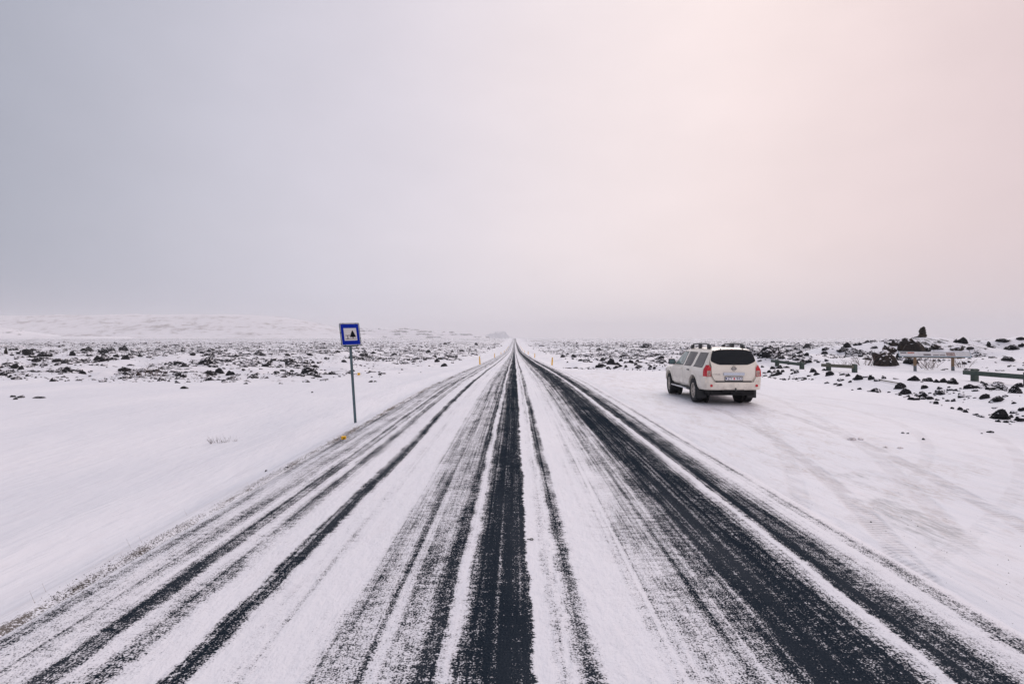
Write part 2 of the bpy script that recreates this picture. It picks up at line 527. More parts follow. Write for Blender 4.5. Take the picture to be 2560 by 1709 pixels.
xs = spaced(3.9, 6200, 0.32, 0.03, 42)
xs = [-v for v in reversed(xs)] + [-3.62, -3.3, -2, 0, 2, 3.3, 3.62] + xs
ys = [-v for v in reversed(spaced(1.0, 320, 0.8, 0.1, 6))] + spaced(0.0, 8750, 0.33, 0.03, 62)
xs, ys = np.array(xs), np.array(ys)
GX, GY = np.meshgrid(xs, ys)
GZ = ground_z(GX, GY)
road_in = np.abs(GX) < 3.4
GZ = np.where(road_in, road_z(GY) - 0.10 - 0.0012 * np.clip(GY - 40, 0, None), GZ)


def grid_mesh(name, GX, GY, GZ):
    ny, nx = GX.shape
    me = bpy.data.meshes.new(name)
    co = np.stack([GX, GY, GZ], -1).reshape(-1, 3)
    i = np.arange(ny * nx).reshape(ny, nx)
    q = np.stack([i[:-1, :-1], i[:-1, 1:], i[1:, 1:], i[1:, :-1]], -1).reshape(-1, 4)
    me.vertices.add(len(co)); me.vertices.foreach_set('co', co.astype(np.float32).ravel())
    me.loops.add(q.size); me.loops.foreach_set('vertex_index', q.astype(np.int32).ravel())
    me.polygons.add(len(q)); me.polygons.foreach_set('loop_start', np.arange(0, q.size, 4, dtype=np.int32))
    me.polygons.foreach_set('use_smooth', np.ones(len(q), bool))
    me.update(calc_edges=True)
    return me


def attr(me, name, vals):
    a = me.attributes.new(name, 'FLOAT', 'POINT')
    a.data.foreach_set('value', np.asarray(vals, np.float32).ravel())


def tag(o, label=None, cat=None, group=None, kind=None):
    if label: o['label'] = label
    if cat: o['category'] = cat
    if group: o['group'] = group
    if kind: o['kind'] = kind
    return o


def link(name, me, mat=None, parent=None):
    o = bpy.data.objects.new(name, me)
    COL.objects.link(o)
    if mat is not None and me is not None and len(me.materials) == 0:
        me.materials.append(mat)
    if parent is not None:
        o.parent = parent
    return o


gme = grid_mesh('ground', GX, GY, GZ)
LM = lava_mask(GX, GY)
LM = LM * sst(10, 24, np.abs(GX))
attr(gme, 'lava', LM)
bnk = GX - bank_x(GY)
dirt = sst(3.4, 3.8, GX) * (1 - sst(-3.0, -0.5, bnk)) * (1 - sst(40, 50, GY)) * sst(3, 7, GY)
dirt = np.maximum(dirt * (0.35 + 0.65 * np.exp(-((GX - 5.5) / 2.2) ** 2)), 0.6 * np.exp(-((GX + 3.9) / 0.45) ** 2) * sst(2, 5, GY))
attr(gme, 'dirt', dirt)
icev = np.exp(-((GX - 4.55 - (GY - 7.0) * 0.16) / 0.45) ** 2 - ((GY - 6.6) / 1.5) ** 2) + 0.7 * np.exp(-((GX - 5.1) / 0.5) ** 2 - ((GY - 8.9) / 0.55) ** 2)
icev = icev + 0.45 * np.exp(-((GX - 6.8) / 1.2) ** 2 - ((GY - 15.2) / 0.8) ** 2) + 0.35 * np.exp(-((GX - 7.3) / 0.9) ** 2 - ((GY - 18.6) / 1.4) ** 2)
attr(gme, 'ice', icev)
gr = 0.95 * np.exp(-((GX + 3.64) / 0.15) ** 2) + 0.16 * np.exp(-((GX + 3.95) / 0.35) ** 2) + 0.30 * np.exp(-((GX - 3.66) / 0.25) ** 2) + 0.07 * sst(3.5, 3.8, GX) * (1 - sst(5.2, 7, GX)) * (1 - sst(12, 22, GY))
attr(gme, 'grit', gr)
ground = link('ground', gme, MAT_GROUND)
tag(ground, kind='structure')

# ------------------------------------------------------------------ road
rx = np.array([-3.64, -3.5, -3.2, -2.4, -1.6, -.8, 0, .8, 1.6, 2.4, 3.2, 3.5, 3.64])
ry = np.array([-v for v in reversed(spaced(1.0, 300, 0.8, 0.1, 6))] + spaced(0.0, 1500, 0.33, 0.03, 62))
RX, RY = np.meshgrid(rx, ry)
drop = np.array([-.06, 0.012, .02, .03, .035, .04, .045, .04, .035, .03, .02, .012, -.06])
RZ = road_z(RY) + drop[None, :]
road = link('road', grid_mesh('road', RX, RY, RZ), MAT_ROAD)
tag(road, kind='structure')

# ------------------------------------------------------------------ far hills
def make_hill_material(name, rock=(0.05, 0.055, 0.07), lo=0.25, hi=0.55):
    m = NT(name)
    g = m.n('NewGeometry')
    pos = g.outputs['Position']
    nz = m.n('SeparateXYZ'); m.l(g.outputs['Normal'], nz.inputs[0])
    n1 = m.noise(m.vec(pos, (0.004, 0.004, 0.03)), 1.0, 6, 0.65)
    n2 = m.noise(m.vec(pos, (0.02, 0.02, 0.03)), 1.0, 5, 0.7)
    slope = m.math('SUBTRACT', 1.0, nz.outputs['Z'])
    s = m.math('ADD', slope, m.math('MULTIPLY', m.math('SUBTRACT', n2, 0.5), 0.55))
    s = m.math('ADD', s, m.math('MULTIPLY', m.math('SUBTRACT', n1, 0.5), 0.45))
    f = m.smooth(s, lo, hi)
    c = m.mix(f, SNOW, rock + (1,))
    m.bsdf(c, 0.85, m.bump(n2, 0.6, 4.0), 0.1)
    return m.mat


MAT_HILL = make_hill_material('snowy_hill', (0.25, 0.22, 0.21), 0.02, 0.17)
MAT_CLIFF = make_hill_material('cliff_hill', (0.04, 0.045, 0.055), 0.07, 0.17)
MAT_MESA = make_hill_material('mesa_rock_haze_tint', (0.12, 0.17, 0.24), -0.06, 0.22)  # distance haze partly painted in: rock colour paled and blued


def hill(name, label, dist, depth, prof, nx, ny, mat, seed, front=0.42, rough=0.1, terrace=0.0, back=0.6):
    """a ridge: prof is a list of (X, height) seen from the road, the crest lies `front` of the way into its depth"""
    px = np.array([p[0] for p in prof], float); ph = np.array([p[1] for p in prof], float)
    x = np.linspace(px[0], px[-1], nx); t = np.linspace(0, 1, ny)
    X, T = np.meshgrid(x, t)
    H = np.interp(x, px, ph)
    H = H * (1 + 0.05 * fbm(x / 160, x * 0 + seed, 3, seed))
    f = np.where(T < front, sst(0, front, T) ** 0.8, 1 - back * sst(front, 1, T))
    L = depth * 0.25
    n = fbm(X / L * 2.2, T * 9, 5, seed)
    Z = H[None, :] * np.clip(f + rough * n * 2.2 * f * (1.15 - f), 0, None)
    if terrace:
        st = terrace * (0.8 + 0.4 * fbm(X / L * 3, T * 3, 2, seed + 3))
        k = np.floor(Z / st); r = Z / st - k
        Zt = st * (k + sst(0.42, 0.58, r))
        Z = Z * 0.35 + Zt * 0.65
    Y = dist + T * depth + 60 * fbm(X / 260, T * 2, 3, seed + 9)
    edge = sst(0, 0.03, T)
    Z = Z * edge + (1 - edge) * -2.0 + 0.3
    o = link(name, grid_mesh(name, X, Y, Z), mat)
    tag(o, kind='structure')
    if label: o['label'] = label
    return o


K4 = 4000 / 1470
hill('hill', 'broad snow covered hill rising on the left horizon', 3300, 1700,
     [(-5600, 30), (-4900, 110), (-4100, 150), ((0 - 1286) * K4, 162), ((300 - 1286) * K4, 170), ((560 - 1286) * K4, 170), ((640 - 1286) * K4, 160),
      ((700 - 1286) * K4, 147), ((760 - 1286) * K4, 112), ((820 - 1286) * K4, 78), ((880 - 1286) * K4, 55), ((940 - 1286) * K4, 20), ((990 - 1286) * K4, 0)],
     220, 70, MAT_HILL, 5, front=0.5, rough=0.16)
K1 = 1500 / 1470
hill('hill', 'low dark sided bluff at the far left edge of the lava plain', 1350, 260,
     [(-2300, 6), (-1750, 30), ((-40 - 1286) * K1, 28), ((20 - 1286) * K1, 27), ((70 - 1286) * K1, 18), ((110 - 1286) * K1, 11), ((150 - 1286) * K1, 7), ((260 - 1286) * K1, 6.5), ((330 - 1286) * K1, 2), ((420 - 1286) * K1, 0)],
     200, 60, MAT_CLIFF, 23, front=0.5, rough=0.30, terrace=8)
K5 = 4300 / 1470
hill('hill', 'long low ridge with dark rock bands behind the blue sign', 3700, 900,
     [((640 - 1286) * K5, 0), ((720 - 1286) * K5, 40), ((800 - 1286) * K5, 60), ((880 - 1286) * K5, 72), ((950 - 1286) * K5, 66), ((985 - 1286) * K5, 76), ((1040 - 1286) * K5, 66),
      ((1085 - 1286) * K5, 54), ((1120 - 1286) * K5, 48), ((1170 - 1286) * K5, 36), ((1205 - 1286) * K5, 20), ((1240 - 1286) * K5, 0)],
     260, 70, MAT_CLIFF, 31, front=0.45, rough=0.25, terrace=22)
K7 = 8100 / 1470
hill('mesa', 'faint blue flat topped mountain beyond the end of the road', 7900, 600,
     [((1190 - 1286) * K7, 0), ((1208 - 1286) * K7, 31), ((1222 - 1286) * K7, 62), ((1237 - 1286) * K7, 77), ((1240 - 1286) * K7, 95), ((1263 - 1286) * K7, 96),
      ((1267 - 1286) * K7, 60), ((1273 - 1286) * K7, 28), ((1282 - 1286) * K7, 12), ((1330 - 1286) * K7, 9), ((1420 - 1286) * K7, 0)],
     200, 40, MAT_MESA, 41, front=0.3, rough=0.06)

# ------------------------------------------------------------------ haze over the plain
def box_mesh(name, a, b):
    bm = bmesh.new()
    bmesh.ops.create_cube(bm, size=1.0)
    for v in bm.verts:
        v.co = Vector([(a[i] + b[i]) / 2 + v.co[i] * (b[i] - a[i]) for i in range(3)])
    me = bpy.data.meshes.new(name); bm.to_mesh(me); bm.free()
    return me


hm = NT('haze')
pv = hm.n('VolumePrincipled')
pv.inputs['Color'].default_value = (0.96, 0.97, 1.0, 1)
pv.inputs['Density'].default_value = 1.9e-4
pv.inputs['Anisotropy'].default_value = 0.0
hm.l(pv.outputs[0], hm.out.inputs['Volume'])
haze = link('haze', box_mesh('haze', (-6600, -420, -12), (6600, 9000, 215)), hm.mat)
tag(haze, 'thin winter haze lying over the whole lava plain', kind='stuff')

# ------------------------------------------------------------------ lava rocks
def rock_mesh(name, seed, sub, mat, rough=1.0):
    rr = random.Random(seed)
    bm = bmesh.new()
    bmesh.ops.create_icosphere(bm, subdivisions=sub, radius=1.0)
    planes = []
    for k in range(9):
        n = Vector((rr.uniform(-1, 1), rr.uniform(-1, 1), rr.uniform(-0.3, 1))).normalized()
        planes.append((n, rr.uniform(0.55, 0.9)))
    o = Vector((seed * 3.1, seed * 1.7, seed * 0.9))
    for v in bm.verts:
        p = v.co.copy()
        q = p * 1.3 + o
        p *= 1.0 + 0.42 * mnoise.fractal(q, 1.0, 2.0, 3)
        for n, d in planes:
            e = p.dot(n) - d
            if e > 0:
                p -= n * e * 0.85
        if sub >= 3:
            p *= 1.0 + rough * (0.13 * mnoise.fractal(q * 3.2, 0.8, 2.1, 4) - 0.10 * abs(mnoise.noise(q * 5.0)))
        v.co = p
    xs_ = [v.co.x for v in bm.verts]; ys_ = [v.co.y for v in bm.verts]; zs_ = [v.co.z for v in bm.verts]
    sx = 2 / (max(xs_) - min(xs_)); sy = 2 / (max(ys_) - min(ys_)); zt = max(zs_)
    mx = (max(xs_) + min(xs_)) / 2; my = (max(ys_) + min(ys_)) / 2
    for v in bm.verts:      # unit footprint of 2 x 2, top at z = 1, the rest below the snow
        v.co = Vector(((v.co.x - mx) * sx, (v.co.y - my) * sy, v.co.z / zt if v.co.z > 0 else v.co.z * 0.6))
    me = bpy.data.meshes.new(name)
    bm.to_mesh(me); bm.free()
    me.materials.append(mat)
    return me


ROCK_HI = [rock_mesh('lava_rock', 100 + i, 4, MAT_ROCK) for i in range(8)]
ROCK_MID = [rock_mesh('lava_rock', 200 + i, 3, MAT_ROCK) for i in range(10)]
ROCK_DARK = [rock_mesh('lava_rock', 150 + i, 4, MAT_DARK) for i in range(9)]
ROCK_LO = [rock_mesh('lava_rock', 300 + i, 2, MAT_ROCK) for i in range(12)]
MAT_CAIRN = make_rock_material('cairn_stone', (0.010, 0.011, 0.012), (0.05, 0.042, 0.034), 0.4, 0.95)
CAIRN_ME = [rock_mesh('stone', 500 + i, 3, MAT_CAIRN) for i in range(5)]
ROCK_TINY = [rock_mesh('lava_rock', 600 + i, 1, MAT_ROCK) for i in range(12)]
BOULDER = [rock_mesh('lava_boulder', 400 + i, 4, MAT_BOULDER, 0.35) for i in range(5)]

# X, Y, width, height, place
ROCKS = [
    (-76.3, 88.25, 0.6, 1.02, 'cairnL'), (-74.51, 90, 1.41, 0.73, 'left'), (-70.08, 87.75, 1.91, 0.54, 'left'),
    (-110.35, 151.75, 2.99, 1.24, 'left'), (-87.16, 125.25, 3.75, 1.02, 'left'), (-56.17, 69.1, 0.8, 0.42, 'left'),
    (-54.26, 69.6, 0.85, 0.38, 'left'), (-52.74, 69.1, 0.94, 0.33, 'left'), (-50.17, 58.95, 0.72, 0.44, 'left'), (-45.76, 54.6, 0.56, 0.33, 'left'),
    (-38.59, 50.6, 0.76, 0.48, 'left'), (-53.35, 75.7, 1.54, 0.62, 'left'), (-64.8, 92.75, 0.69, 0.32, 'left'), (-62.5, 90.25, 0.55, 0.31, 'left'),
    (-116.19, 175, 2.62, 1.55, 'left'), (-62.78, 92.75, 0.88, 0.57, 'left'), (-50.82, 76.85, 0.94, 0.58, 'left'), (-42.17, 48.5, 0.66, 0.3, 'left'),
    (-37.06, 50.4, 0.62, 0.27, 'left'), (-34.17, 47.3, 0.19, 0.13, 'left'), (-32.73, 49.4, 0.94, 0.34, 'left'), (-75.56, 89.5, 0.49, 0.37, 'left'),
    (-68.53, 91.25, 0.99, 0.62, 'left'), (-29.99, 46.9, 0.38, 0.29, 'left'), (-25.63, 49.45, 0.67, 0.44, 'left'),
    (-26.03, 51.85, 0.71, 0.42, 'left'), (-24.4, 50.45, 0.82, 0.34, 'left'), (-27.09, 47.3, 0.42, 0.35, 'left'), (-19.03, 33.9, 0.39, 0.14, 'left'),
    (-45.51, 83, 0.73, 0.34, 'left'), (-68.76, 135.5, 2.77, 0.55, 'left'), (-23.51, 28.05, 0.34, 0.11, 'left'), (-23.18, 27.35, 0.22, 0.09, 'left'),
    (-22.62, 27.85, 0.27, 0.08, 'left'), (-22.36, 27.85, 0.25, 0.08, 'left'), (-24.1, 28.3, 0.27, 0.08, 'left'), (-20.24, 45.85, 0.5, 0.19, 'left'),
    (-19.44, 47.95, 0.26, 0.2, 'left'), (-19.24, 52, 0.35, 0.25, 'left'), (-19.09, 53.15, 0.36, 0.29, 'left'), (-32.27, 125.5, 1.71, 0.68, 'left'),
    (-34.68, 145.25, 1.58, 0.59, 'left'), (-11.69, 89, 0.73, 0.54, 'left'), (-29.23, 452.25, 3.08, 1.85, 'left'), (-10.81, 31.4, 0.13, 0.06, 'left'),
    (-48.14, 112.5, 1.07, 0.46, 'left'), (-10.05, 41.15, 0.28, 0.11, 'left'), (-9.79, 41.35, 0.23, 0.08, 'left'),
    (-37.02, 84.25, 0.57, 0.34, 'left'), (-43.03, 111.75, 0.91, 0.46, 'left'), (-39.63, 114, 1.09, 0.39, 'left'), (-30.4, 76.25, 0.62, 0.26, 'left'),
    (-28.03, 74.1, 0.81, 0.3, 'left'), (-42, 140, 1.33, 0.48, 'left'), (-30.74, 110.75, 1.21, 0.45, 'left'), (-30.05, 146.75, 1.4, 0.5, 'left'),
    (-26.71, 181.75, 1.48, 0.62, 'left'), (-20.37, 149, 1.42, 0.51, 'left'), (-22.41, 251.5, 2.4, 0.68, 'left'), (-14.95, 150.5, 0.92, 0.51, 'left'),
    (-24.99, 86.25, 0.7, 0.29, 'left'), (-26.37, 101.75, 0.83, 0.35, 'left'), (7, 47.85, 0.78, 0.29, 'mid'), (9.21, 55.95, 0.84, 0.53, 'mid'),
    (21.37, 114.25, 1.71, 0.62, 'mid'), (15.44, 78.25, 0.75, 0.59, 'mid'), (8.28, 46.1, 0.31, 0.16, 'mid'), (12.89, 128, 1.13, 0.7, 'mid'),
    (10.73, 128.25, 1.22, 0.44, 'mid'), (10.42, 91.75, 1, 0.31, 'mid'), (10.37, 43.45, 0.27, 0.3, 'mid'), (12.93, 48.25, 0.59, 0.49, 'mid'),
    (23.37, 96.5, 0.85, 0.2, 'mid'), (13.1, 86.75, 0.94, 0.41, 'mid'), (15.56, 86, 0.59, 0.35, 'mid'), (8.68, 45.55, 0.28, 0.15, 'mid'),
    (17.02, 81.5, 0.55, 0.28, 'mid'), (9.55, 44.7, 0.67, 0.15, 'mid'), (7.92, 45.85, 0.44, 0.12, 'mid'), (10.39, 83, 0.45, 0.23, 'mid'),
    (18.82, 116.25, 0.79, 0.55, 'mid'), (7.63, 85, 0.35, 0.23, 'mid'), (9.9, 47.85, 0.29, 0.16, 'mid'), (10.17, 43.95, 0.24, 0.15, 'mid'),
    (12.04, 47.95, 0.46, 0.13, 'mid'), (7.38, 46.35, 0.32, 0.13, 'mid'), (89.51, 179.75, 2.69, 1.71, 'mound'), (27.2, 48.05, 0.65, 0.49, 'mound'),
    (28.45, 48.35, 0.33, 0.23, 'mound'), (28.23, 48.65, 0.46, 0.2, 'mound'), (26.53, 47.45, 0.84, 0.26, 'mound'),
    (26.84, 46.75, 0.64, 0.19, 'mound'), (29.85, 46, 1, 0.56, 'mound'), (29.38, 44.25, 0.84, 0.9, 'mound'), (29.17, 42.8, 1.81, 1.08, 'mound'),
    (28.4, 44.5, 1.09, 0.58, 'mound'), (22.3, 35.25, 1.49, 0.91, 'mound'), (31.6, 42, 0.97, 0.4, 'mound'), (30.91, 42.95, 1.05, 0.32, 'mound'),
    (33.45, 43.9, 0.9, 0.48, 'mound'), (32.95, 43.95, 0.3, 0.3, 'mound'), (34.76, 43.05, 0.41, 0.32, 'mound'), (34.5, 42.55, 0.52, 0.14, 'mound'),
    (28.63, 34.25, 0.75, 0.28, 'mound'), (35.39, 41.75, 1.14, 0.34, 'mound'), (35.78, 43.15, 0.88, 0.21, 'mound'), (36.1, 41.85, 0.4, 0.26, 'mound'),
    (23.57, 34.85, 0.95, 0.28, 'mound'), (26.16, 40.05, 0.44, 0.44, 'mound'), (26.02, 34, 0.28, 0.19, 'mound'), (26.45, 34.2, 0.21, 0.12, 'mound'),
    (28.66, 46.7, 0.64, 0.19, 'mound'), (29.98, 42.7, 0.46, 0.29, 'mound'), (32.38, 41.75, 0.68, 0.17, 'mound'), (25.94, 30.85, 0.15, 0.08, 'mound'),
    (25.19, 47.85, 0.59, 0.26, 'mound'), (19.39, 37.55, 0.23, 0.15, 'mound'), (24.53, 50.5, 0.55, 0.31, 'mound'),
    (20.34, 40.95, 0.39, 0.25, 'mound'), (19.33, 40.65, 0.39, 0.17, 'mound'), (62.17, 134, 1.09, 0.64, 'mound'), (55.5, 123.25, 1.01, 0.5, 'mound'),
    (17.83, 40.7, 0.44, 0.19, 'mound'), (55.75, 128.25, 0.87, 0.44, 'mound'), (76.23, 179, 1.22, 0.49, 'mound'), (83.09, 173.5, 1.42, 0.71, 'mound'),
    (17.79, 40.3, 0.55, 0.11, 'mound'), (36.89, 42.9, 0.58, 0.18, 'mound'), (16.02, 23.55, 0.45, 0.19, 'bank'), (14.9, 22.7, 0.37, 0.22, 'bank'),
    (14.26, 21.45, 0.35, 0.19, 'bank'), (15.14, 21.75, 0.21, 0.27, 'bank'), (16.37, 23.25, 0.35, 0.14, 'bank'), (16.24, 22.65, 0.22, 0.15, 'bank'),
    (16.64, 22.75, 0.31, 0.15, 'bank'), (16.46, 22, 0.39, 0.24, 'bank'), (15.48, 20.05, 0.27, 0.14, 'bank'), (15.93, 20.05, 0.27, 0.1, 'bank'),
    (15.73, 19.45, 0.24, 0.12, 'bank'), (14.52, 18.15, 0.25, 0.14, 'bank'), (15.67, 18.4, 0.38, 0.2, 'bank'), (14.32, 17.4, 0.36, 0.14, 'bank'),
    (17.61, 20.55, 0.25, 0.17, 'bank'), (12.58, 15.15, 0.45, 0.23, 'bank'), (12.63, 14.7, 0.24, 0.12, 'bank'), (13.65, 15.8, 0.11, 0.11, 'bank'),
    (13.29, 15.65, 0.15, 0.06, 'bank'), (14.99, 25.5, 0.35, 0.23, 'bank'), (15.15, 25, 0.31, 0.17, 'bank'), (15.38, 28.7, 0.35, 0.29, 'bank'),
    (15.91, 31.4, 0.38, 0.21, 'bank'), (14.44, 30.1, 0.16, 0.18, 'bank'), (14.91, 33.2, 0.36, 0.27, 'bank'), (16.55, 36.65, 0.4, 0.2, 'bank'),
    (15.91, 36.25, 0.3, 0.22, 'bank'), (15.34, 29.9, 0.24, 0.2, 'bank'), (15.36, 27.1, 0.22, 0.13, 'bank'), (13.99, 25.3, 0.21, 0.09, 'bank'),
    (18.59, 37.9, 0.41, 0.26, 'bank'), (18.97, 38.25, 0.26, 0.13, 'bank'), (13.96, 18.7, 0.15, 0.08, 'bank'), (14.52, 20.2, 0.22, 0.07, 'bank'),
    (17.8, 22.35, 0.15, 0.09, 'bank'), (17.97, 22, 0.15, 0.09, 'bank'), (18.49, 22.35, 0.21, 0.08, 'bank'), (15.19, 19.35, 0.21, 0.07, 'bank'),
    (14.51, 19.15, 0.13, 0.05, 'bank'), (14.13, 17.4, 0.17, 0.06, 'bank'), (15.16, 20.95, 0.17, 0.09, 'bank'), (15.04, 20.3, 0.19, 0.07, 'bank'),
    (16.03, 38, 0.21, 0.16, 'bank'), (15.16, 35.05, 0.24, 0.14, 'bank'), (17.3, 37.4, 0.36, 0.1, 'bank'), (14.52, 29.35, 0.2, 0.1, 'bank'),
    (14.61, 26.2, 0.14, 0.07, 'bank'), (17.74, 33.7, 0.23, 0.11, 'bank'), (15.58, 27.9, 0.27, 0.08, 'bank'), (14.87, 25.75, 0.14, 0.09, 'bank'),
    (15.4, 25.75, 0.25, 0.07, 'bank'), (15.59, 24.8, 0.2, 0.13, 'bank'), (15.15, 24.5, 0.23, 0.07, 'bank'), (15.2, 32.2, 0.18, 0.09, 'bank'),
    (15.46, 32.2, 0.26, 0.15, 'bank'), (14.12, 26.55, 0.22, 0.07, 'bank'), (14.05, 25.75, 0.18, 0.07, 'bank'), (14.65, 26.45, 0.22, 0.07, 'bank'),
    (14.5, 25.4, 0.14, 0.07, 'bank'), (8.39, 12.7, 0.06, 0.03, 'peb'), (8.46, 12.65, 0.05, 0.03, 'peb'), (8.24, 11.85, 0.06, 0.04, 'peb'),
    (10.43, 12.9, 0.12, 0.04, 'peb'), (10.09, 12.7, 0.04, 0.03, 'peb'), (3.36, 6.55, 0.02, 0.01, 'peb'), (3.97, 6.55, 0.02, 0.02, 'peb'),
    (-4.51, 10.7, 0.06, 0.04, 'peb'), (-3.62, 9.35, 0.04, 0.03, 'peb'), (12.44, 14.65, 0.16, 0.03, 'peb'),
]
SPECIAL = {}


def gz(x, y):
    return float(ground_z(np.array([x]), np.array([y]))[0])


GROUPS = {'left': 'lava rocks in the field left of the road', 'mid': 'lava rocks in the clump beyond the pull-out',
          'mound': 'lava rocks on the mounds behind the pull-out', 'bank': 'stones on the bank edging the pull-out',
          'peb': 'loose stones lying on the open snow'}


def zone_label(zone, x, y, w):
    if zone == 'left':
        if y < 36:
            return 'flat black lava stone barely showing in the open snow at far left'
        if y < 60:
            return 'black lava rock in the nearest row of the field left of the road'
        if y < 100:
            return 'black lava rock in the middle of the field left of the road'
        return 'dark lava rock in the far part of the field left of the road'
    if zone == 'mid':
        return 'black lava rock in the rubble between the road and the parked car'
    if zone == 'bank':
        if y < 20:
            return 'black lava stone in the group by the right edge of the snow'
        if y < 27.5:
            return 'black lava stone on the bank below the nearest timber rail'
        if y < 31:
            return 'black lava stone on the bank in front of the middle timber rail'
        return 'black lava stone on the bank beside the farthest timber rail'
    if zone == 'mound':
        if x > 33:
            return 'black lava rock on the snowy mound right of the information board'
        if x > 27:
            return 'black lava rock on the mound behind the information board'
        if y > 75:
            return 'dark lava rock in the far field right of the road'
        return 'black lava rock on the rise behind the two farther timber rails'
    return 'small dark stone lying loose on the open snow'


def add_rock(x, y, w, h, zone, me=None, label=None, name='lava_rock', sink=0.25, rot=None, dz=0.0, depth=None):
    if me is None:
        me = random.choice(ROCK_HI if w > 0.55 else ROCK_MID)
    o = link(name, me)
    d = depth or w * random.uniform(0.7, 1.1)
    o.location = (x, y, gz(x, y) - sink * h * 0.3 + dz)
    o.scale = (w / 2, d / 2, h)
    o.rotation_euler = (random.uniform(-.12, .12), random.uniform(-.12, .12), rot if rot is not None else random.uniform(-.5, .5) + random.choice((0, math.pi)))
    grp = GROUPS[zone]
    if label:
        tag(o, label, 'rock')
    else:
        tag(o, zone_label(zone, x, y, w), 'rock', grp)
    return o


NAMED = [  # world position, label: rocks that stand out
    ((22.3, 35.25), 'broad brown boulder with a snow cap beside the bare shrub, left of the board'),
    ((29.24, 42.9), 'largest brown boulder directly above the left half of the information board'),
    ((29.55, 44.5), 'upright brown boulder leaning against the left of the largest boulder'),
    ((30.27, 46.65), 'rounded dark boulder on the skyline left of the other big boulders'),
    ((28.49, 44.65), 'dark boulder between the snow capped boulder and the skyline boulder'),
    ((23.57, 34.85), 'low dark rock seen between the legs of the information board'),
    ((28.63, 34.25), 'lone dark triangular rock on smooth snow near the right edge'),
]
rx_all = []
for (x, y, w, h, zone) in ROCKS:
    if zone in ('left', 'mid', 'bank', 'peb'):
        w *= 1.2; h = min(h * 1.25, w * .55)
    if zone == 'cairnL':
        continue
    lab, me = None, None
    best = min(NAMED, key=lambda n: (n[0][0] - x) ** 2 + (n[0][1] - y) ** 2)
    if (best[0][0] - x) ** 2 + (best[0][1] - y) ** 2 < 0.35:
        lab = best[1]
        NAMED.remove(best)
        NAMED.append(((1e6, 1e6), ''))
    elif zone == 'bank' and w > 0.42 and y < 16:
        lab = 'biggest black lava stone alone on the snow near the right edge'
    if zone == 'mound' and w > 0.95 and 25 < x < 34 or lab and 'boulder' in lab:
        me = random.choice(BOULDER)
    if lab and 'boulder' in lab:
        w *= 1.12; h *= 1.1
    if me is None and (zone == 'left' or zone == 'mid' or w > .35):
        me = random.choice(ROCK_DARK)
    add_rock(x, y, w, h, zone, me, lab)
    rx_all.append((x, y, w))


def cairn(x, y, base, sizes, label, lean=0.03):
    root = link('cairn', None)
    root.location = (x, y, base)
    tag(root, label, 'cairn')
    z = -0.08
    for i, (w, h) in enumerate(sizes):
        o = link('stone', CAIRN_ME[i % len(CAIRN_ME)], None, root)
        o.location = (lean * i + random.uniform(-.03, .03), 0, z)
        o.scale = (w / 2, w / 2 * 0.9, h * 1.05)
        o.rotation_euler = (0, 0, random.uniform(0, 6))
        z += h * 0.80
    return root


cairn(32.55, 47.0, gz(32.55, 47.0), [(.95, .24), (0.66, .20), (0.5, .20), (0.58, .21), (0.5, .2), (.30, .14)], 'cairn of stacked stones standing on top of the mound behind the information board', 0.03)
_c = [r for r in ROCKS if r[4] == 'cairnL'][0]
cairn(_c[0], _c[1], gz(_c[0], _c[1]), [(_c[2] * .95, _c[3] * .34), (_c[2] * .75, _c[3] * .3), (_c[2] * .55, _c[3] * .28), (_c[2] * .35, _c[3] * .25)],
      'small dark cairn of stones at the far left edge of the lava field', 0.0)

# ---- scatter: the largest become rocks of their own, the rest is rubble
def scatter(n, xr, yr, seed):
    r = np.random.default_rng(seed)
    Y = np.exp(r.uniform(np.log(yr[0]), np.log(yr[1]), n))
    X = r.uniform(-1, 1, n) * (Y * 0.93 + 6)
    return X, Y, r


Xc, Yc, r_ = scatter(270000, None, (27, 620), 3)
lm = lava_mask(Xc, Yc) * sst(9, 14, np.abs(Xc) + 0 * Yc)
clus = fbm(Xc / 9, Yc / 14, 3, 201) * 2.2 + 0.55 * fbm(Xc / 2.4, Yc / 3.4, 2, 211) * 2 + 0.30
dens = np.clip(clus * 1.5, 0, 1) ** 1.3 * lm
dens = dens * np.interp(Yc, [27, 45, 80, 160, 350, 620], [0.25, 0.42, 0.62, 0.62, 0.5, 0.35])
mb = np.exp(-((Xc - 33) / 7.5) ** 2 - ((Yc - 47) / 6) ** 2)
dens = np.maximum(dens, mb * np.clip(clus * 1.6, 0, 1) * 0.9)
keep = r_.random(len(Xc)) < dens * 0.85
X, Y = Xc[keep], Yc[keep]
W = np.exp(r_.normal(-1.46, 0.66, len(X))) * np.interp(Y, [27, 60, 150, 400], [0.75, 1.0, 1.4, 2.2])
Hh = W * r_.uniform(0.22, 0.55, len(X))
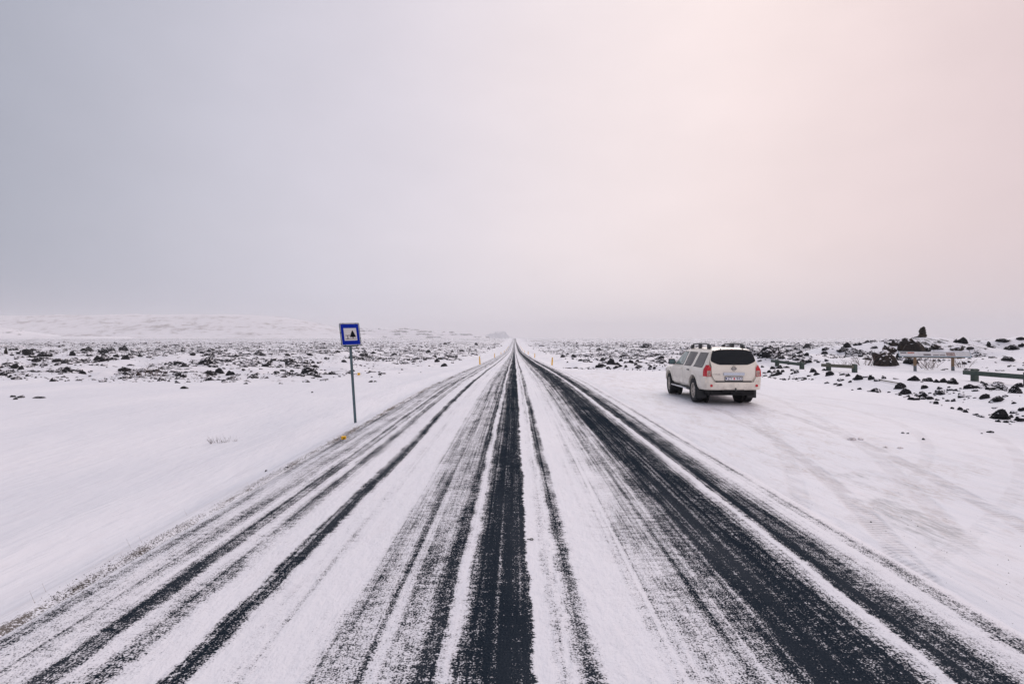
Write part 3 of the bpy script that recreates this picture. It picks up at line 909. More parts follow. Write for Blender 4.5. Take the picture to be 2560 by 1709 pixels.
# rubble along the bank of the pull-out
nb = 1500
Yb = r_.uniform(11, 50, nb)
bb = np.abs(r_.normal(0.0, 1.0, nb)) * 1.25 - 0.35
Xb = bank_x(Yb) + bb
Wb = np.exp(r_.normal(-2.25, 0.5, nb)); Hb = Wb * r_.uniform(0.25, 0.6, nb)
kb = (r_.random(nb) < np.clip(0.35 + 1.6 * fbm(Xb / 1.5, Yb / 2.5, 2, 222), 0, 1)) & (Yb > 13)
X = np.concatenate([X, Xb[kb]]); Y = np.concatenate([Y, Yb[kb]]); W = np.concatenate([W, Wb[kb]]); Hh = np.concatenate([Hh, Hb[kb]])
bankf = np.concatenate([np.zeros(keep.sum(), bool), np.ones(kb.sum(), bool)])
Z = ground_z(X, Y)
show = W / Y * np.where(np.abs(X) < Y * 0.86, 1, 0)
order = np.argsort(-show)
n_single = 300 - len(ROCKS)
single = set(order[:max(0, n_single)].tolist())
for i in single:
    x, y = float(X[i]), float(Y[i])
    zone = 'bank' if bankf[i] else ('left' if x < 0 else ('mid' if x < 15 and y < 75 else 'mound'))
    add_rock(x, y, float(W[i]), float(Hh[i]), zone)


def merge(name, idx, protos, label, mat=None):
    cos, tris, base = [], [], 0
    P = []
    for me in protos:
        c = np.empty(len(me.vertices) * 3, np.float32); me.vertices.foreach_get('co', c)
        t = np.array([p.vertices[:] for p in me.polygons], np.int32)
        P.append((c.reshape(-1, 3), t))
    rr = np.random.default_rng(9)
    for i in idx:
        c, t = P[rr.integers(len(P))]
        a = rr.uniform(-.6, .6) + (math.pi if rr.random() < .5 else 0); ca, sa = math.cos(a), math.sin(a)
        s = c * np.array([W[i] / 2, W[i] / 2 * rr.uniform(.7, 1.2), Hh[i]], np.float32)
        tl = rr.uniform(-.25, .25)
        q = np.stack([s[:, 0] * ca - s[:, 1] * sa + X[i], s[:, 0] * sa + s[:, 1] * ca + Y[i], s[:, 2] + s[:, 0] * tl + Z[i] - 0.12 * Hh[i]], 1)
        cos.append(q); tris.append(t + base); base += len(q)
    co = np.concatenate(cos).astype(np.float32); tr = np.concatenate(tris).astype(np.int32)
    me = bpy.data.meshes.new(name)
    me.vertices.add(len(co)); me.vertices.foreach_set('co', co.ravel())
    me.loops.add(tr.size); me.loops.foreach_set('vertex_index', tr.ravel())
    me.polygons.add(len(tr)); me.polygons.foreach_set('loop_start', np.arange(0, tr.size, 3, dtype=np.int32))
    me.update(calc_edges=True)
    o = link(name, me, mat or MAT_ROCK)
    tag(o, label, kind='stuff')
    return o


rest = [i for i in range(len(X)) if i not in single]
merge('lava_rubble', [i for i in rest if not bankf[i] and Y[i] < 52], ROCK_MID, 'small lava rubble breaking through the snow of the nearer field')
merge('lava_rubble', [i for i in rest if not bankf[i] and 52 <= Y[i] < 125], ROCK_LO, 'lava rubble in the middle distance between snow patches')
merge('lava_rubble', [i for i in rest if not bankf[i] and Y[i] >= 125], ROCK_TINY, 'countless far lava lumps speckling the snowy plain to the horizon')
merge('bank_rubble', [i for i in rest if bankf[i]], ROCK_LO, 'small dark rubble scattered over the snowy bank of the pull-out')

# ------------------------------------------------------------------ mesh helpers for built things
def bm_box(bm, a, b, rot=None, at=None):
    r = bmesh.ops.create_cube(bm, size=1.0)
    for v in r['verts']:
        v.co = Vector([(a[i] + b[i]) / 2 + v.co[i] * (b[i] - a[i]) for i in range(3)])
        if rot is not None:
            v.co = rot @ v.co
        if at is not None:
            v.co += Vector(at)
    return r['verts']


def bm_tube(bm, p, q, r0, r1=None, n=8, caps=True):
    p, q = Vector(p), Vector(q)
    r1 = r0 if r1 is None else r1
    d = (q - p).normalized()
    t = Vector((0, 0, 1)) if abs(d.z) < 0.9 else Vector((1, 0, 0))
    u = d.cross(t).normalized(); w = d.cross(u)
    A = [bm.verts.new(p + (u * math.cos(2 * math.pi * k / n) + w * math.sin(2 * math.pi * k / n)) * r0) for k in range(n)]
    B = [bm.verts.new(q + (u * math.cos(2 * math.pi * k / n) + w * math.sin(2 * math.pi * k / n)) * r1) for k in range(n)]
    for k in range(n):
        bm.faces.new((A[k], A[(k + 1) % n], B[(k + 1) % n], B[k]))
    if caps:
        bm.faces.new(A[::-1]); bm.faces.new(B)


def bm_lathe_x(bm, prof, n=32, x0=0.0):
    """prof: (x, r) pairs turned about the x axis"""
    rings = []
    for x, r in prof:
        rings.append([bm.verts.new((x0 + x, r * math.cos(2 * math.pi * k / n), r * math.sin(2 * math.pi * k / n))) for k in range(n)])
    for a, b in zip(rings, rings[1:]):
        for k in range(n):
            bm.faces.new((a[k], a[(k + 1) % n], b[(k + 1) % n], b[k]))
    return rings


def bm_grid(bm, pts):
    """pts[row][col] -> quads"""
    V = [[bm.verts.new(p) for p in row] for row in pts]
    for a, b in zip(V, V[1:]):
        for k in range(len(a) - 1):
            bm.faces.new((a[k], a[k + 1], b[k + 1], b[k]))
    return V


def obj(name, bm, mat, parent=None, smooth=None, bevel=0.0, solid=0.0):
    if bevel:
        bmesh.ops.bevel(bm, geom=bm.edges[:], offset=bevel, segments=2, affect='EDGES', profile=0.6)
    if solid:
        bmesh.ops.recalc_face_normals(bm, faces=bm.faces[:])
        bmesh.ops.solidify(bm, geom=bm.faces[:], thickness=solid)
    bmesh.ops.recalc_face_normals(bm, faces=bm.faces[:])
    me = bpy.data.meshes.new(name)
    bm.to_mesh(me); bm.free()
    if smooth is not None:
        for p in me.polygons:
            p.use_smooth = True
        me.set_sharp_from_angle(angle=R(smooth))
    return link(name, me, mat, parent)


def text_part(name, body, size, mat, parent, loc, rot, extrude=0.001, sx=1.0, spacing=1.0):
    cu = bpy.data.curves.new('lettering', 'FONT')
    cu.body = body; cu.size = size; cu.extrude = extrude
    cu.align_x = 'CENTER'; cu.align_y = 'CENTER'; cu.space_character = spacing
    tmp = bpy.data.objects.new('lettering', cu)
    COL.objects.link(tmp)
    bpy.context.view_layer.update()
    me = bpy.data.meshes.new_from_object(tmp.evaluated_get(bpy.context.evaluated_depsgraph_get()))
    bpy.data.objects.remove(tmp); bpy.data.curves.remove(cu)
    o = link(name, me, None, parent)
    me.materials.clear(); me.materials.append(mat)
    o.location = loc; o.rotation_euler = rot; o.scale = (sx, 1, 1)
    return o


def empty(name, loc, rz=0.0):
    o = link(name, None)
    o.location = loc; o.rotation_euler = (0, 0, rz)
    o.empty_display_size = 0.2
    return o


# ------------------------------------------------------------------ materials of the built things
def make_paint():
    m = NT('cream_paint')
    tcn = m.n('TexCoord').outputs['Object']
    s = m.n('SeparateXYZ'); m.l(tcn, s.inputs[0])
    nz = m.noise(tcn, 3.5, 5, 0.65)
    d = m.math('MULTIPLY', m.smooth(nz, 0.35, 0.75), m.smooth(s.outputs['Z'], 1.15, 0.42))
    c = m.mix(m.math('MULTIPLY', d, 0.62), (0.87, 0.82, 0.725, 1), (0.40, 0.36, 0.32, 1))
    m.bsdf(c, m.math('MULTIPLY_ADD', d, 0.3, 0.28), None, 0.5, 0.0, 0.35)
    return m.mat


M_PAINT = make_paint()
M_TRIM = plain('black_trim', (0.018, 0.02, 0.024), 0.6, grain=0.3)
M_RUBBER = plain('tyre_rubber', (0.012, 0.014, 0.018), 0.8, grain=0.4, gscale=30, bump=0.3)
M_GLASS = plain('tinted_glass', (0.003, 0.008, 0.014), 0.05, spec=0.22)
M_GLASS_SIDE = plain('side_glass', (0.014, 0.018, 0.021), 0.06, spec=0.28)
M_GLASS_PAINTED_LIGHT = plain('front_glass_painted_light', (0.20, 0.27, 0.25), 0.08, spec=0.6, grain=0.4, gscale=3)  # pale grey-green base paints in daylight seen through the cabin; shell is solid
M_SILVER = plain('silver_metal', (0.60, 0.62, 0.66), 0.32, metal=0.85)
M_CHROME = plain('dull_chrome', (0.55, 0.60, 0.68), 0.22, metal=0.9)
M_RIM = plain('alloy_rim', (0.50, 0.46, 0.42), 0.4, metal=0.6)
M_RED = plain('red_lens', (0.55, 0.005, 0.015), 0.15, coat=0.5)
M_CLEAR = plain('clear_lens', (0.42, 0.32, 0.27), 0.15, coat=0.5, grain=0.5, gscale=25)
M_PLATE = plain('plate_white', (0.78, 0.78, 0.80), 0.4)
M_BLUEINK = plain('plate_ink', (0.01, 0.03, 0.16), 0.5)
M_REDINK = plain('sticker_red', (0.6, 0.04, 0.05), 0.5)
M_GREYINK = plain('badge_grey', (0.18, 0.18, 0.18), 0.4, metal=0.5)
M_RAIL = plain('rail_grey', (0.10, 0.11, 0.12), 0.45, metal=0.4)
M_SEAM = plain('panel_gap', (0.10, 0.095, 0.09), 0.8)
M_UNDER = plain('underbody', (0.010, 0.011, 0.013), 0.9)

# ------------------------------------------------------------------ the parked car (rear axle at y = 0, nose towards +y)
_wz = [0.40, 0.46, 0.52, 0.70, 0.95, 1.10, 1.17, 1.45, 1.62, 1.78]
_ww = [0.78, 0.86, 0.895, 0.915, 0.912, 0.895, 0.850, 0.735, 0.665, 0.60]
Wf = _pchip(np.array(_wz), np.array(_ww))
_ry = [-1.05, -.85, -.4, .4, 1.0, 1.5, 1.78, 2.1, 2.45, 2.62, 3.0, 3.4, 3.55, 3.66, 3.70]
_rz = [1.715, 1.74, 1.765, 1.77, 1.755, 1.715, 1.63, 1.40, 1.16, 1.12, 1.095, 1.035, .98, .87, .74]
roof_f = _pchip(np.array(_ry), np.array(_rz))
lean_f = _pchip(np.array([0.40, .70, 1.18, 1.45, 1.76]), np.array([0.02, 0.0, 0.0, 0.075, 0.20]))
YR = -1.03
RND = 0.15


def wfac(ys_):
    d = max(0.0, ys_ - YR)
    rear = 0.925 + 0.075 * (1 - (1 - min(d / 0.28, 1)) ** 2.4)
    f = max(0.0, 3.70 - ys_)
    front = 0.78 + 0.22 * (1 - (1 - min(f / 0.55, 1)) ** 2.2)
    return rear * front


def halfw(ys_, z):
    roof = float(roof_f(ys_))
    t = (roof - z) / RND
    r = 1.0
    if t < 1:
        r = max(0.0, 1 - (1 - max(t, 0)) ** 3.0) ** (1 / 3.0)
    return wfac(ys_) * float(Wf(z)) * r


def shift(ys_, z):
    return ys_ + float(lean_f(z)) * math.exp(-(ys_ - YR) / 0.4)


def yback(x, z):
    return YR + float(lean_f(z)) - 0.035 * (1 - (x / 0.8) ** 2)


def side_pt(y, z, off=0.0, s=-1):
    # invert shift approximately
    ys_ = y
    for _ in range(6):
        ys_ = y - (shift(ys_, z) - ys_)
    ys_ = max(ys_, YR)
    return Vector((s * (halfw(ys_, z) + off), y, z))


def roof_pt(x, y, off=0.0):
    roof = float(roof_f(y))
    W_ = wfac(y) * float(Wf(min(roof - 0.1, 1.7)))
    t = min(1.0, abs(x) / W_)
    return Vector((x, y, roof - RND * (1 - (1 - t ** 3.0) ** (1 / 3.0)) + off))


car = empty('parked_car', (6.71, 19.1, gz(6.71, 19.1) + 0.01), R(0.5))
tag(car, 'cream white off-road car with roof rails parked on the snowy pull-out', 'car')

# body shell
stations = [YR + v for v in (0, .015, .04, .08, .13, .19, .28)] + list(np.linspace(-.6, 3.3, 50)) + [3.42, 3.5, 3.56, 3.61, 3.65, 3.68, 3.70]
bm = bmesh.new()
sections = []
for ys_ in stations:
    roof = float(roof_f(ys_))
    zb = 0.44 if ys_ > -0.5 else 0.50
    zl = list(np.linspace(zb, max(zb + .1, roof - RND), 20)) + [roof - RND * (1 - math.sin(a)) for a in np.linspace(0.12, math.pi / 2, 10)]
    half = [(halfw(ys_, z) if z < roof - 1e-6 else 0.0, z) for z in zl]
    right = [Vector((x, shift(ys_, z), z)) for x, z in half]
    left = [Vector((-x, shift(ys_, z), z)) for x, z in half[:-1]][::-1]
    sections.append([bm.verts.new(p) for p in right + left])
for a, b in zip(sections, sections[1:]):
    n = len(a)
    for k in range(n):
        bm.faces.new((a[k], a[(k + 1) % n], b[(k + 1) % n], b[k]))
bm.faces.new(sections[0][::-1]); bm.faces.new(sections[-1])
body = obj('body', bm, M_PAINT, car)
# wheel arches cut through the shell
cut_objs = []
for yw, rr_ in ((0.0, 0.485), (2.85, 0.475)):
    for s in (-1, 1):
        cb = bmesh.new()
        bm_tube(cb, (s * 0.50, yw, 0.40), (s * 1.2, yw, 0.40), rr_, n=40)
        co_ = obj('arch_cutter', cb, M_UNDER)
        cut_objs.append(co_)
        md = body.modifiers.new('arch', 'BOOLEAN')
        md.operation = 'DIFFERENCE'; md.object = co_; md.solver = 'EXACT'
car_m = car.matrix_basis.copy()
car.matrix_basis = Matrix.Identity(4)
bpy.context.view_layer.update()
dg = bpy.context.evaluated_depsgraph_get()
nm = bpy.data.meshes.new_from_object(body.evaluated_get(dg))
nm.name = 'body'
body.modifiers.clear()
body.data = nm
for o_ in cut_objs:
    bpy.data.objects.remove(o_)
car.matrix_basis = car_m
nm.materials.clear(); nm.materials.append(M_PAINT)
for p in nm.polygons:
    p.use_smooth = True
    p.material_index = 0
nm.set_sharp_from_angle(angle=R(38))

# dark wheel housings and chassis under the shell
bm = bmesh.new()
bm_box(bm, (-.70, -.92, .29), (.70, 3.5, .60))
obj('chassis', bm, M_UNDER, car, bevel=.02)
for yw in (0.0, 2.85):
    bm = bmesh.new()
    bm_tube(bm, (-.74, yw, .38), (.74, yw, .38), .07, n=12)
    bm_tube(bm, (-.14, yw, .36), (.14, yw, .36), .15, n=14)
    obj('axle', bm, M_UNDER, car)
for yw, rr_ in ((0.0, 0.47), (2.85, 0.46)):
    for s in (-1, 1):
        bm = bmesh.new()
        bm_lathe_x(bm, [(s * .51, .05), (s * .52, rr_), (s * .60, rr_)], 36)
        o = obj('wheel_housing', bm, M_UNDER, car)
        o.location = (0, yw, .40)
        # flare lip
        bm = bmesh.new()
        pts = []
        for k in range(27):
            a = R(-18 + k * 216 / 26)
            row = []
            for rad, off in ((rr_ + .008, -.05), (rr_ + .010, .014), (rr_ + .045, .018), (rr_ + .075, .002)):
                y_, z_ = yw + rad * math.cos(a), max(.45, .40 + rad * math.sin(a))
                row.append(side_pt(y_, z_, off, s))
            pts.append(row)
        bm_grid(bm, pts)
        obj('wheel_arch_flare', bm, M_PAINT, car, smooth=50)

# rear bumper wraps round the corners
bm = bmesh.new()
rows = []
for z, o_ in ((.47, .0), (.50, .035), (.60, .05), (.68, .05), (.705, .035), (.715, -.01)):
    row = []
    for y in np.linspace(-.52, -.80, 6):
        row.append(side_pt(y, max(z, .5), o_ * .6, -1))
        row[-1].z = z
    for t in np.linspace(0, 1, 7)[1:]:
        a = t * math.pi / 2
        x = -(.70 + .17 * math.cos(a)); y = -.88 - .20 * math.sin(a)
        row.append(Vector((x - o_ * .6 * math.cos(a), y - o_ * math.sin(a) + .03, z)))
    for x in np.linspace(-.62, 0, 7):
        row.append(Vector((x, -1.05 - .045 * (1 - (x / .7) ** 2) - o_, z)))
    mir = [Vector((-p.x, p.y, p.z)) for p in reversed(row[:-1])]
    rows.append(row + mir)
bm_grid(bm, rows)
bumper = obj('rear_bumper', bm, M_PAINT, car, smooth=40)
for s in (-1, 1):
    # the corners of the bumper climb to the lamps
    bm = bmesh.new()
    rows = []
    for z in (.70, .76, .82, .87):
        row = []
        inner = .60 + (z - .70) * .60
        for t in np.linspace(0, 1, 7):
            y = -.56 - t * .30
            row.append(side_pt(y, z, .022, s))
        for t in np.linspace(.15, 1, 6):
            a = t * math.pi / 2
            x = .70 + .145 * math.cos(a); y = -.90 - .175 * math.sin(a)
            row.append(Vector((s * (x + .012 * math.cos(a)), y, z)))
        row.append(Vector((s * inner, yback(inner, z) - .045, z)))
        rows.append(row)
    bm_grid(bm, rows)
    obj('bumper_corner', bm, M_PAINT, bumper, smooth=40)
    bm = bmesh.new()
    bm_tube(bm, (s * .695, -1.115, .605), (s * .695, -1.128, .605), .042, .038, 20)
    obj('reflector', bm, M_RED, bumper, smooth=40)
    bm = bmesh.new()
    bm_box(bm, (s * .79 - .15, -.50, .17), (s * .79 + .15, -.48, .50))
    obj('mud_flap', bm, M_TRIM, car, bevel=.006)
bm = bmesh.new()
bm_box(bm, (-.545, -1.108, .712), (.545, -1.02, .748))
obj('tailgate_gap', bm, M_TRIM, car)
bm = bmesh.new()
bm_box(bm, (-.30, -1.10, .40), (.32, -.9, .485))
bm_box(bm, (-.05, -1.14, .36), (.05, -.9, .43))
obj('tow_bar', bm, M_UNDER, car, bevel=.01)
bm = bmesh.new()
bm_tube(bm, (0.03, -1.17, .42), (0.03, -1.17, .50), .02, .02, 12)
bmesh.ops.create_uvsphere(bm, u_segments=12, v_segments=8, radius=.028, matrix=Matrix.Translation((.03, -1.17, .515)))
obj('tow_ball', bm, M_TRIM, car, smooth=60)
bm = bmesh.new()
bm_tube(bm, (-.62, -1.0, .36), (-.62, -.2, .36), .035, .035, 12)
obj('exhaust_pipe', bm, M_UNDER, car)

# tailgate
bm = bmesh.new()
_tg = [(.725, .50), (.76, .565), (.82, .605), (.87, .635), (.95, .665), (1.05, .675), (1.15, .67), (1.24, .68), (1.35, .70), (1.42, .69), (1.55, .645), (1.65, .595), (1.70, .55)]
rows = []
for z, hw in _tg:
    rows.append([Vector((x, yback(x, z) - .022, z)) for x in np.linspace(-hw, hw, 17)])
bm_grid(bm, rows)
tailgate = obj('tailgate', bm, M_PAINT, car, smooth=40, solid=.03)
# rear window
bm = bmesh.new()
_rw = [(1.24, .42), (1.262, .50), (1.30, .595), (1.345, .675), (1.38, .685), (1.45, .672), (1.55, .640), (1.64, .598), (1.685, .565), (1.70, .535)]
rows = [[Vector((x, yback(x, z) - .030, z)) for x in np.linspace(-hw, hw, 17)] for z, hw in _rw]
bm_grid(bm, rows)
rearwin = obj('rear_window', bm, M_GLASS, car, smooth=40)
for s in (-1, 1):
    bm = bmesh.new()
    bm_box(bm, (s * .34 - .022, yback(.34, 1.70) - .055, 1.67), (s * .34 + .022, yback(.34, 1.70) - .02, 1.735))
    obj('window_hinge', bm, M_TRIM, rearwin, bevel=.005)
bm = bmesh.new()
bm_box(bm, (-.02, yback(0, 1.27) - .06, 1.255), (.40, yback(0, 1.27) - .04, 1.275), Matrix.Rotation(R(-3), 3, 'Y'), (.0, 0, .0))
bm_tube(bm, (0.0, yback(0, 1.27) - .07, 1.262), (0, yback(0, 1.27) - .02, 1.262), .028, .028, 12)
obj('rear_wiper', bm, M_TRIM, rearwin)
bm = bmesh.new()
rows = []
for dy, dz in ((.10, .012), (.0, .008), (-.055, -.012), (-.05, -.035), (.02, -.03)):
    rows.append([Vector((x, yback(x, 1.715) + dy - .02 * abs(x), 1.738 - .05 * (x / .56) ** 4 + dz)) for x in np.linspace(-.56, .56, 15)])
bm_grid(bm, rows)
spo = obj('roof_spoiler', bm, M_PAINT, car, smooth=45)
bm = bmesh.new()
bm_box(bm, (-.03, yback(0, 1.71) - .064, 1.712), (.03, yback(0, 1.71) - .05, 1.728))
obj('brake_light', bm, M_RED, spo)
# tail lamps wrap the corners
for s in (-1, 1):
    lamp = None
    for nm_, z0, z1, mt, x_in in (('tail_light', .885, 1.235, M_RED, .69), ('reversing_light', .955, 1.06, M_CLEAR, .70), ('turn_signal', .90, .945, M_CLEAR, .70)):
        bm = bmesh.new()
        rows = []
        off = .016 if nm_ == 'tail_light' else .022
        for z in np.linspace(z0, z1, 9):
            row = []
            xi = x_in + (max(0, z - 1.17) * 1.9 if nm_ == 'tail_light' else 0)
            if nm_ == 'tail_light':
                for d in np.linspace(.09, .0, 7):
                    ys_ = YR + d
                    row.append(Vector((s * (halfw(ys_, z) + off * (1 if d > .05 else .7)), shift(ys_, z) - off * (1 - d / .09) * .8, z)))
            xs0 = halfw(YR, z) - (.0 if nm_ == 'tail_light' else .03)
            for x in np.linspace(xs0, min(xi, xs0 - .01), 5)[(1 if nm_ == 'tail_light' else 0):]:
                row.append(Vector((s * x, yback(x, z) - off - .012, z)))
            rows.append(row)
        bm_grid(bm, rows)
        o = obj(nm_, bm, mt, car if lamp is None else lamp, smooth=50)
        if lamp is None:
            lamp = o
# number plate, garnish, badge, lettering
bm = bmesh.new()
bm_box(bm, (-.28, yback(0, .82) - .042, .752), (.28, yback(0, .82) - .02, .886))
plate = obj('number_plate', bm, M_TRIM, car, bevel=.006)
yp = yback(0, .82) - .0425
bm = bmesh.new()
bm_box(bm, (-.262, yp - .003, .768), (.262, yp + .004, .870))
obj('plate_face', bm, M_PLATE, plate)
text_part('plate_letters', 'ZY', .118, M_BLUEINK, plate, (-.125, yp - .0045, .819), (R(90), 0, 0), .0008, 1.0)
text_part('plate_digits', '943', .118, M_BLUEINK, plate, (.155, yp - .0045, .819), (R(90), 0, 0), .0008, .95)
bm = bmesh.new()
bm_box(bm, (-.012, yp - .005, .785), (.026, yp - .003, .855))
obj('inspection_sticker', bm, M_REDINK, plate)
bm = bmesh.new()
bm_box(bm, (-.254, yp - .005, .795), (-.215, yp - .003, .85))
obj('country_flag', bm, M_BLUEINK, plate)
bm = bmesh.new()
bm_box(bm, (-.325, yback(0, .96) - .062, .918), (.325, yback(0, .96) - .02, 1.008))
obj('tailgate_garnish', bm, M_CHROME, tailgate, bevel=.014)
eb = bmesh.new()
ye = yback(0, 1.125) - .028
for k in range(28):
    a0, a1 = 2 * math.pi * k / 28, 2 * math.pi * (k + 1) / 28
    P0 = [Vector((r_o * math.cos(a), ye - t, 1.125 + r_o * math.sin(a))) for a in (a0, a1) for r_o, t in ((.050, .0), (.060, .012), (.068, .0))]
    A_ = [eb.verts.new(p) for p in P0]
    eb.faces.new((A_[0], A_[1], A_[4], A_[3])); eb.faces.new((A_[1], A_[2], A_[5], A_[4]))
bm_box(eb, (-.085, ye - .012, 1.107), (.085, ye - .001, 1.143))
emblem = obj('emblem', eb, M_GREYINK, tailgate, smooth=50)
text_part('emblem_lettering', 'NISSAN', .030, M_SILVER, tailgate, (0, ye - .0135, 1.125), (R(90), 0, 0), .0006, 1.15)
text_part('badge_lettering', 'PATHFINDER', .042, M_GREYINK, tailgate, (-.53, yback(.53, .945) - .0245, .945), (R(90), 0, R(-4.5)), .0008, 1.0)

# side glass, doors, handles, steps, mirrors, rails on both sides
_belt = 1.155
WINS = [('quarter_window', [(-.76, .10), (-.77, -.06)], M_GLASS_SIDE), ('rear_door_window', [(.38, 1.08), (.22, 1.00)], M_GLASS_SIDE), ('front_door_window', [(1.26, 2.22), (1.18, 1.62)], M_GLASS_PAINTED_LIGHT)]
for s in (-1, 1):
    for dn, y0, y1 in (('rear_door', .30, 1.16), ('front_door', 1.18, 2.26)):
        bm = bmesh.new()
        rows = []
        for z in np.linspace(.54, 1.135, 10):
            ya, yb_ = y0, y1
            if dn == 'rear_door':       # follows the rear wheel arch
                ya = max(y0 - .12, math.sqrt(max(0, .56 ** 2 - (z - .40) ** 2)) if z < .95 else .22)
            rows.append([side_pt(y, z, .006, s) for y in np.linspace(ya, yb_, 10)])
        bm_grid(bm, rows)
        dr = obj(dn, bm, M_PAINT, car, smooth=40, solid=.012)
        bm = bmesh.new()
        yy = .50 if dn == 'rear_door' else 1.32
        p = side_pt(yy, 1.02, .022, s)
        bm_box(bm, (p.x - .02, yy - .09, 1.0), (p.x + .02, yy + .09, 1.035))
        obj('door_handle', bm, M_PAINT if dn == 'front_door' else M_TRIM, dr, bevel=.01)
        # shadow gap round the door
        bm = bmesh.new()
        for yg in (y0 - .01, y1 + .005):
            rows = [[side_pt(yg + dy, z, .0035, s) for dy in (-.006, .006)] for z in np.linspace(.56, 1.13, 8)]
            bm_grid(bm, rows)
        obj('door_gap', bm, M_SEAM, dr)
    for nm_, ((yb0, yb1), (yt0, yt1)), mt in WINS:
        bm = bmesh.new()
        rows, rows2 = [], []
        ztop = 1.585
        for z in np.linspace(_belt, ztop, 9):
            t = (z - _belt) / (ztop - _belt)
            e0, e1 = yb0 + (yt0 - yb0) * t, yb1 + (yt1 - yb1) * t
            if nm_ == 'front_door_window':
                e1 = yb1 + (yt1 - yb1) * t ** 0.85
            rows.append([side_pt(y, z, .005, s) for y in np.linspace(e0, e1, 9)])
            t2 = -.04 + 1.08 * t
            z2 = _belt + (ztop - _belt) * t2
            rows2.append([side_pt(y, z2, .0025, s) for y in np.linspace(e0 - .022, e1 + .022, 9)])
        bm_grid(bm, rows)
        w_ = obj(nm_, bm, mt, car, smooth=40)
        bm = bmesh.new(); bm_grid(bm, rows2)
        obj('window_seal', bm, M_TRIM, w_, smooth=40)
        if nm_ == 'rear_door_window':
            bm = bmesh.new()
            bm_grid(bm, [[side_pt(.58 - .10 * t + dy, _belt + (ztop - _belt) * t, .008, s) for dy in (-.014, .014)] for t in np.linspace(0, 1, 6)])
            obj('window_divider', bm, M_TRIM, w_)
    # step
    bm = bmesh.new()
    bm_box(bm, (s * .90 - .085, .52, .375), (s * .90 + .085, 2.30, .415))
    st = obj('side_step', bm, M_SILVER, car, bevel=.012)
    for yy in (.85, 1.85):
        bm = bmesh.new()
        bm_box(bm, (s * .90 - .07, yy - .22, .4155), (s * .90 + .07, yy + .22, .424))
        obj('step_pad', bm, M_TRIM, st)
    # mirror
    bm = bmesh.new()
    bm_box(bm, (s * .985 - .11, 2.16, 1.12), (s * .985 + .11, 2.30, 1.32))
    mi = obj('door_mirror', bm, M_TRIM, car, bevel=.035, smooth=60)
    bm = bmesh.new()
    bm_box(bm, (s * .99 - .09, 2.152, 1.15), (s * .99 + .09, 2.158, 1.29))
    obj('mirror_glass', bm, plain('mirror_glass', (0.10, 0.16, 0.17), 0.1, spec=.8), mi)
    # roof rail
    bm = bmesh.new()
    pts = [(-.60, .02), (-.53, .10), (-.42, .135), (-.1, .142), (.5, .145), (1.1, .135), (1.30, .09), (1.40, .01)]
    prev = None
    for y, h in pts:
        p = roof_pt(s * .53, y); p.z += h
        if prev is not None:
            bm_tube(bm, prev, p, .026, .026, 8)
        prev = p
    rail = obj('roof_rail', bm, M_RAIL, car, smooth=60)
    for y in (-.40, .45, 1.25):
        bm = bmesh.new()
        p = roof_pt(s * .53, y)
        bm_box(bm, (p.x - .035, y - .10, p.z - .015), (p.x + .035, y + .10, p.z + .125))
        obj('rail_foot', bm, M_TRIM, rail, bevel=.018)
# windscreen and front lamps
bm = bmesh.new()
rows = []
for t in np.linspace(0, 1, 8):
    y = 2.42 + (1.80 - 2.42) * t
    hw = .74 - .14 * t
    rows.append([roof_pt(x, y, .006) for x in np.linspace(-hw, hw, 13)])
bm_grid(bm, rows)
obj('windscreen', bm, M_GLASS, car, smooth=40)
for s in (-1, 1):
    bm = bmesh.new()
    rows = [[side_pt(y, z, .012, s) for y in np.linspace(3.30, 3.58, 6)] for z in np.linspace(.78, .92, 4)]
    bm_grid(bm, rows)
    obj('headlight', bm, M_CLEAR, car, smooth=40)
    bm = bmesh.new()
    p = side_pt(2.62, .98, .006, s)
    bm_box(bm, (p.x - .006, 2.60, .97), (p.x + .006, 2.66, .99))
    obj('side_repeater', bm, M_CLEAR, car)

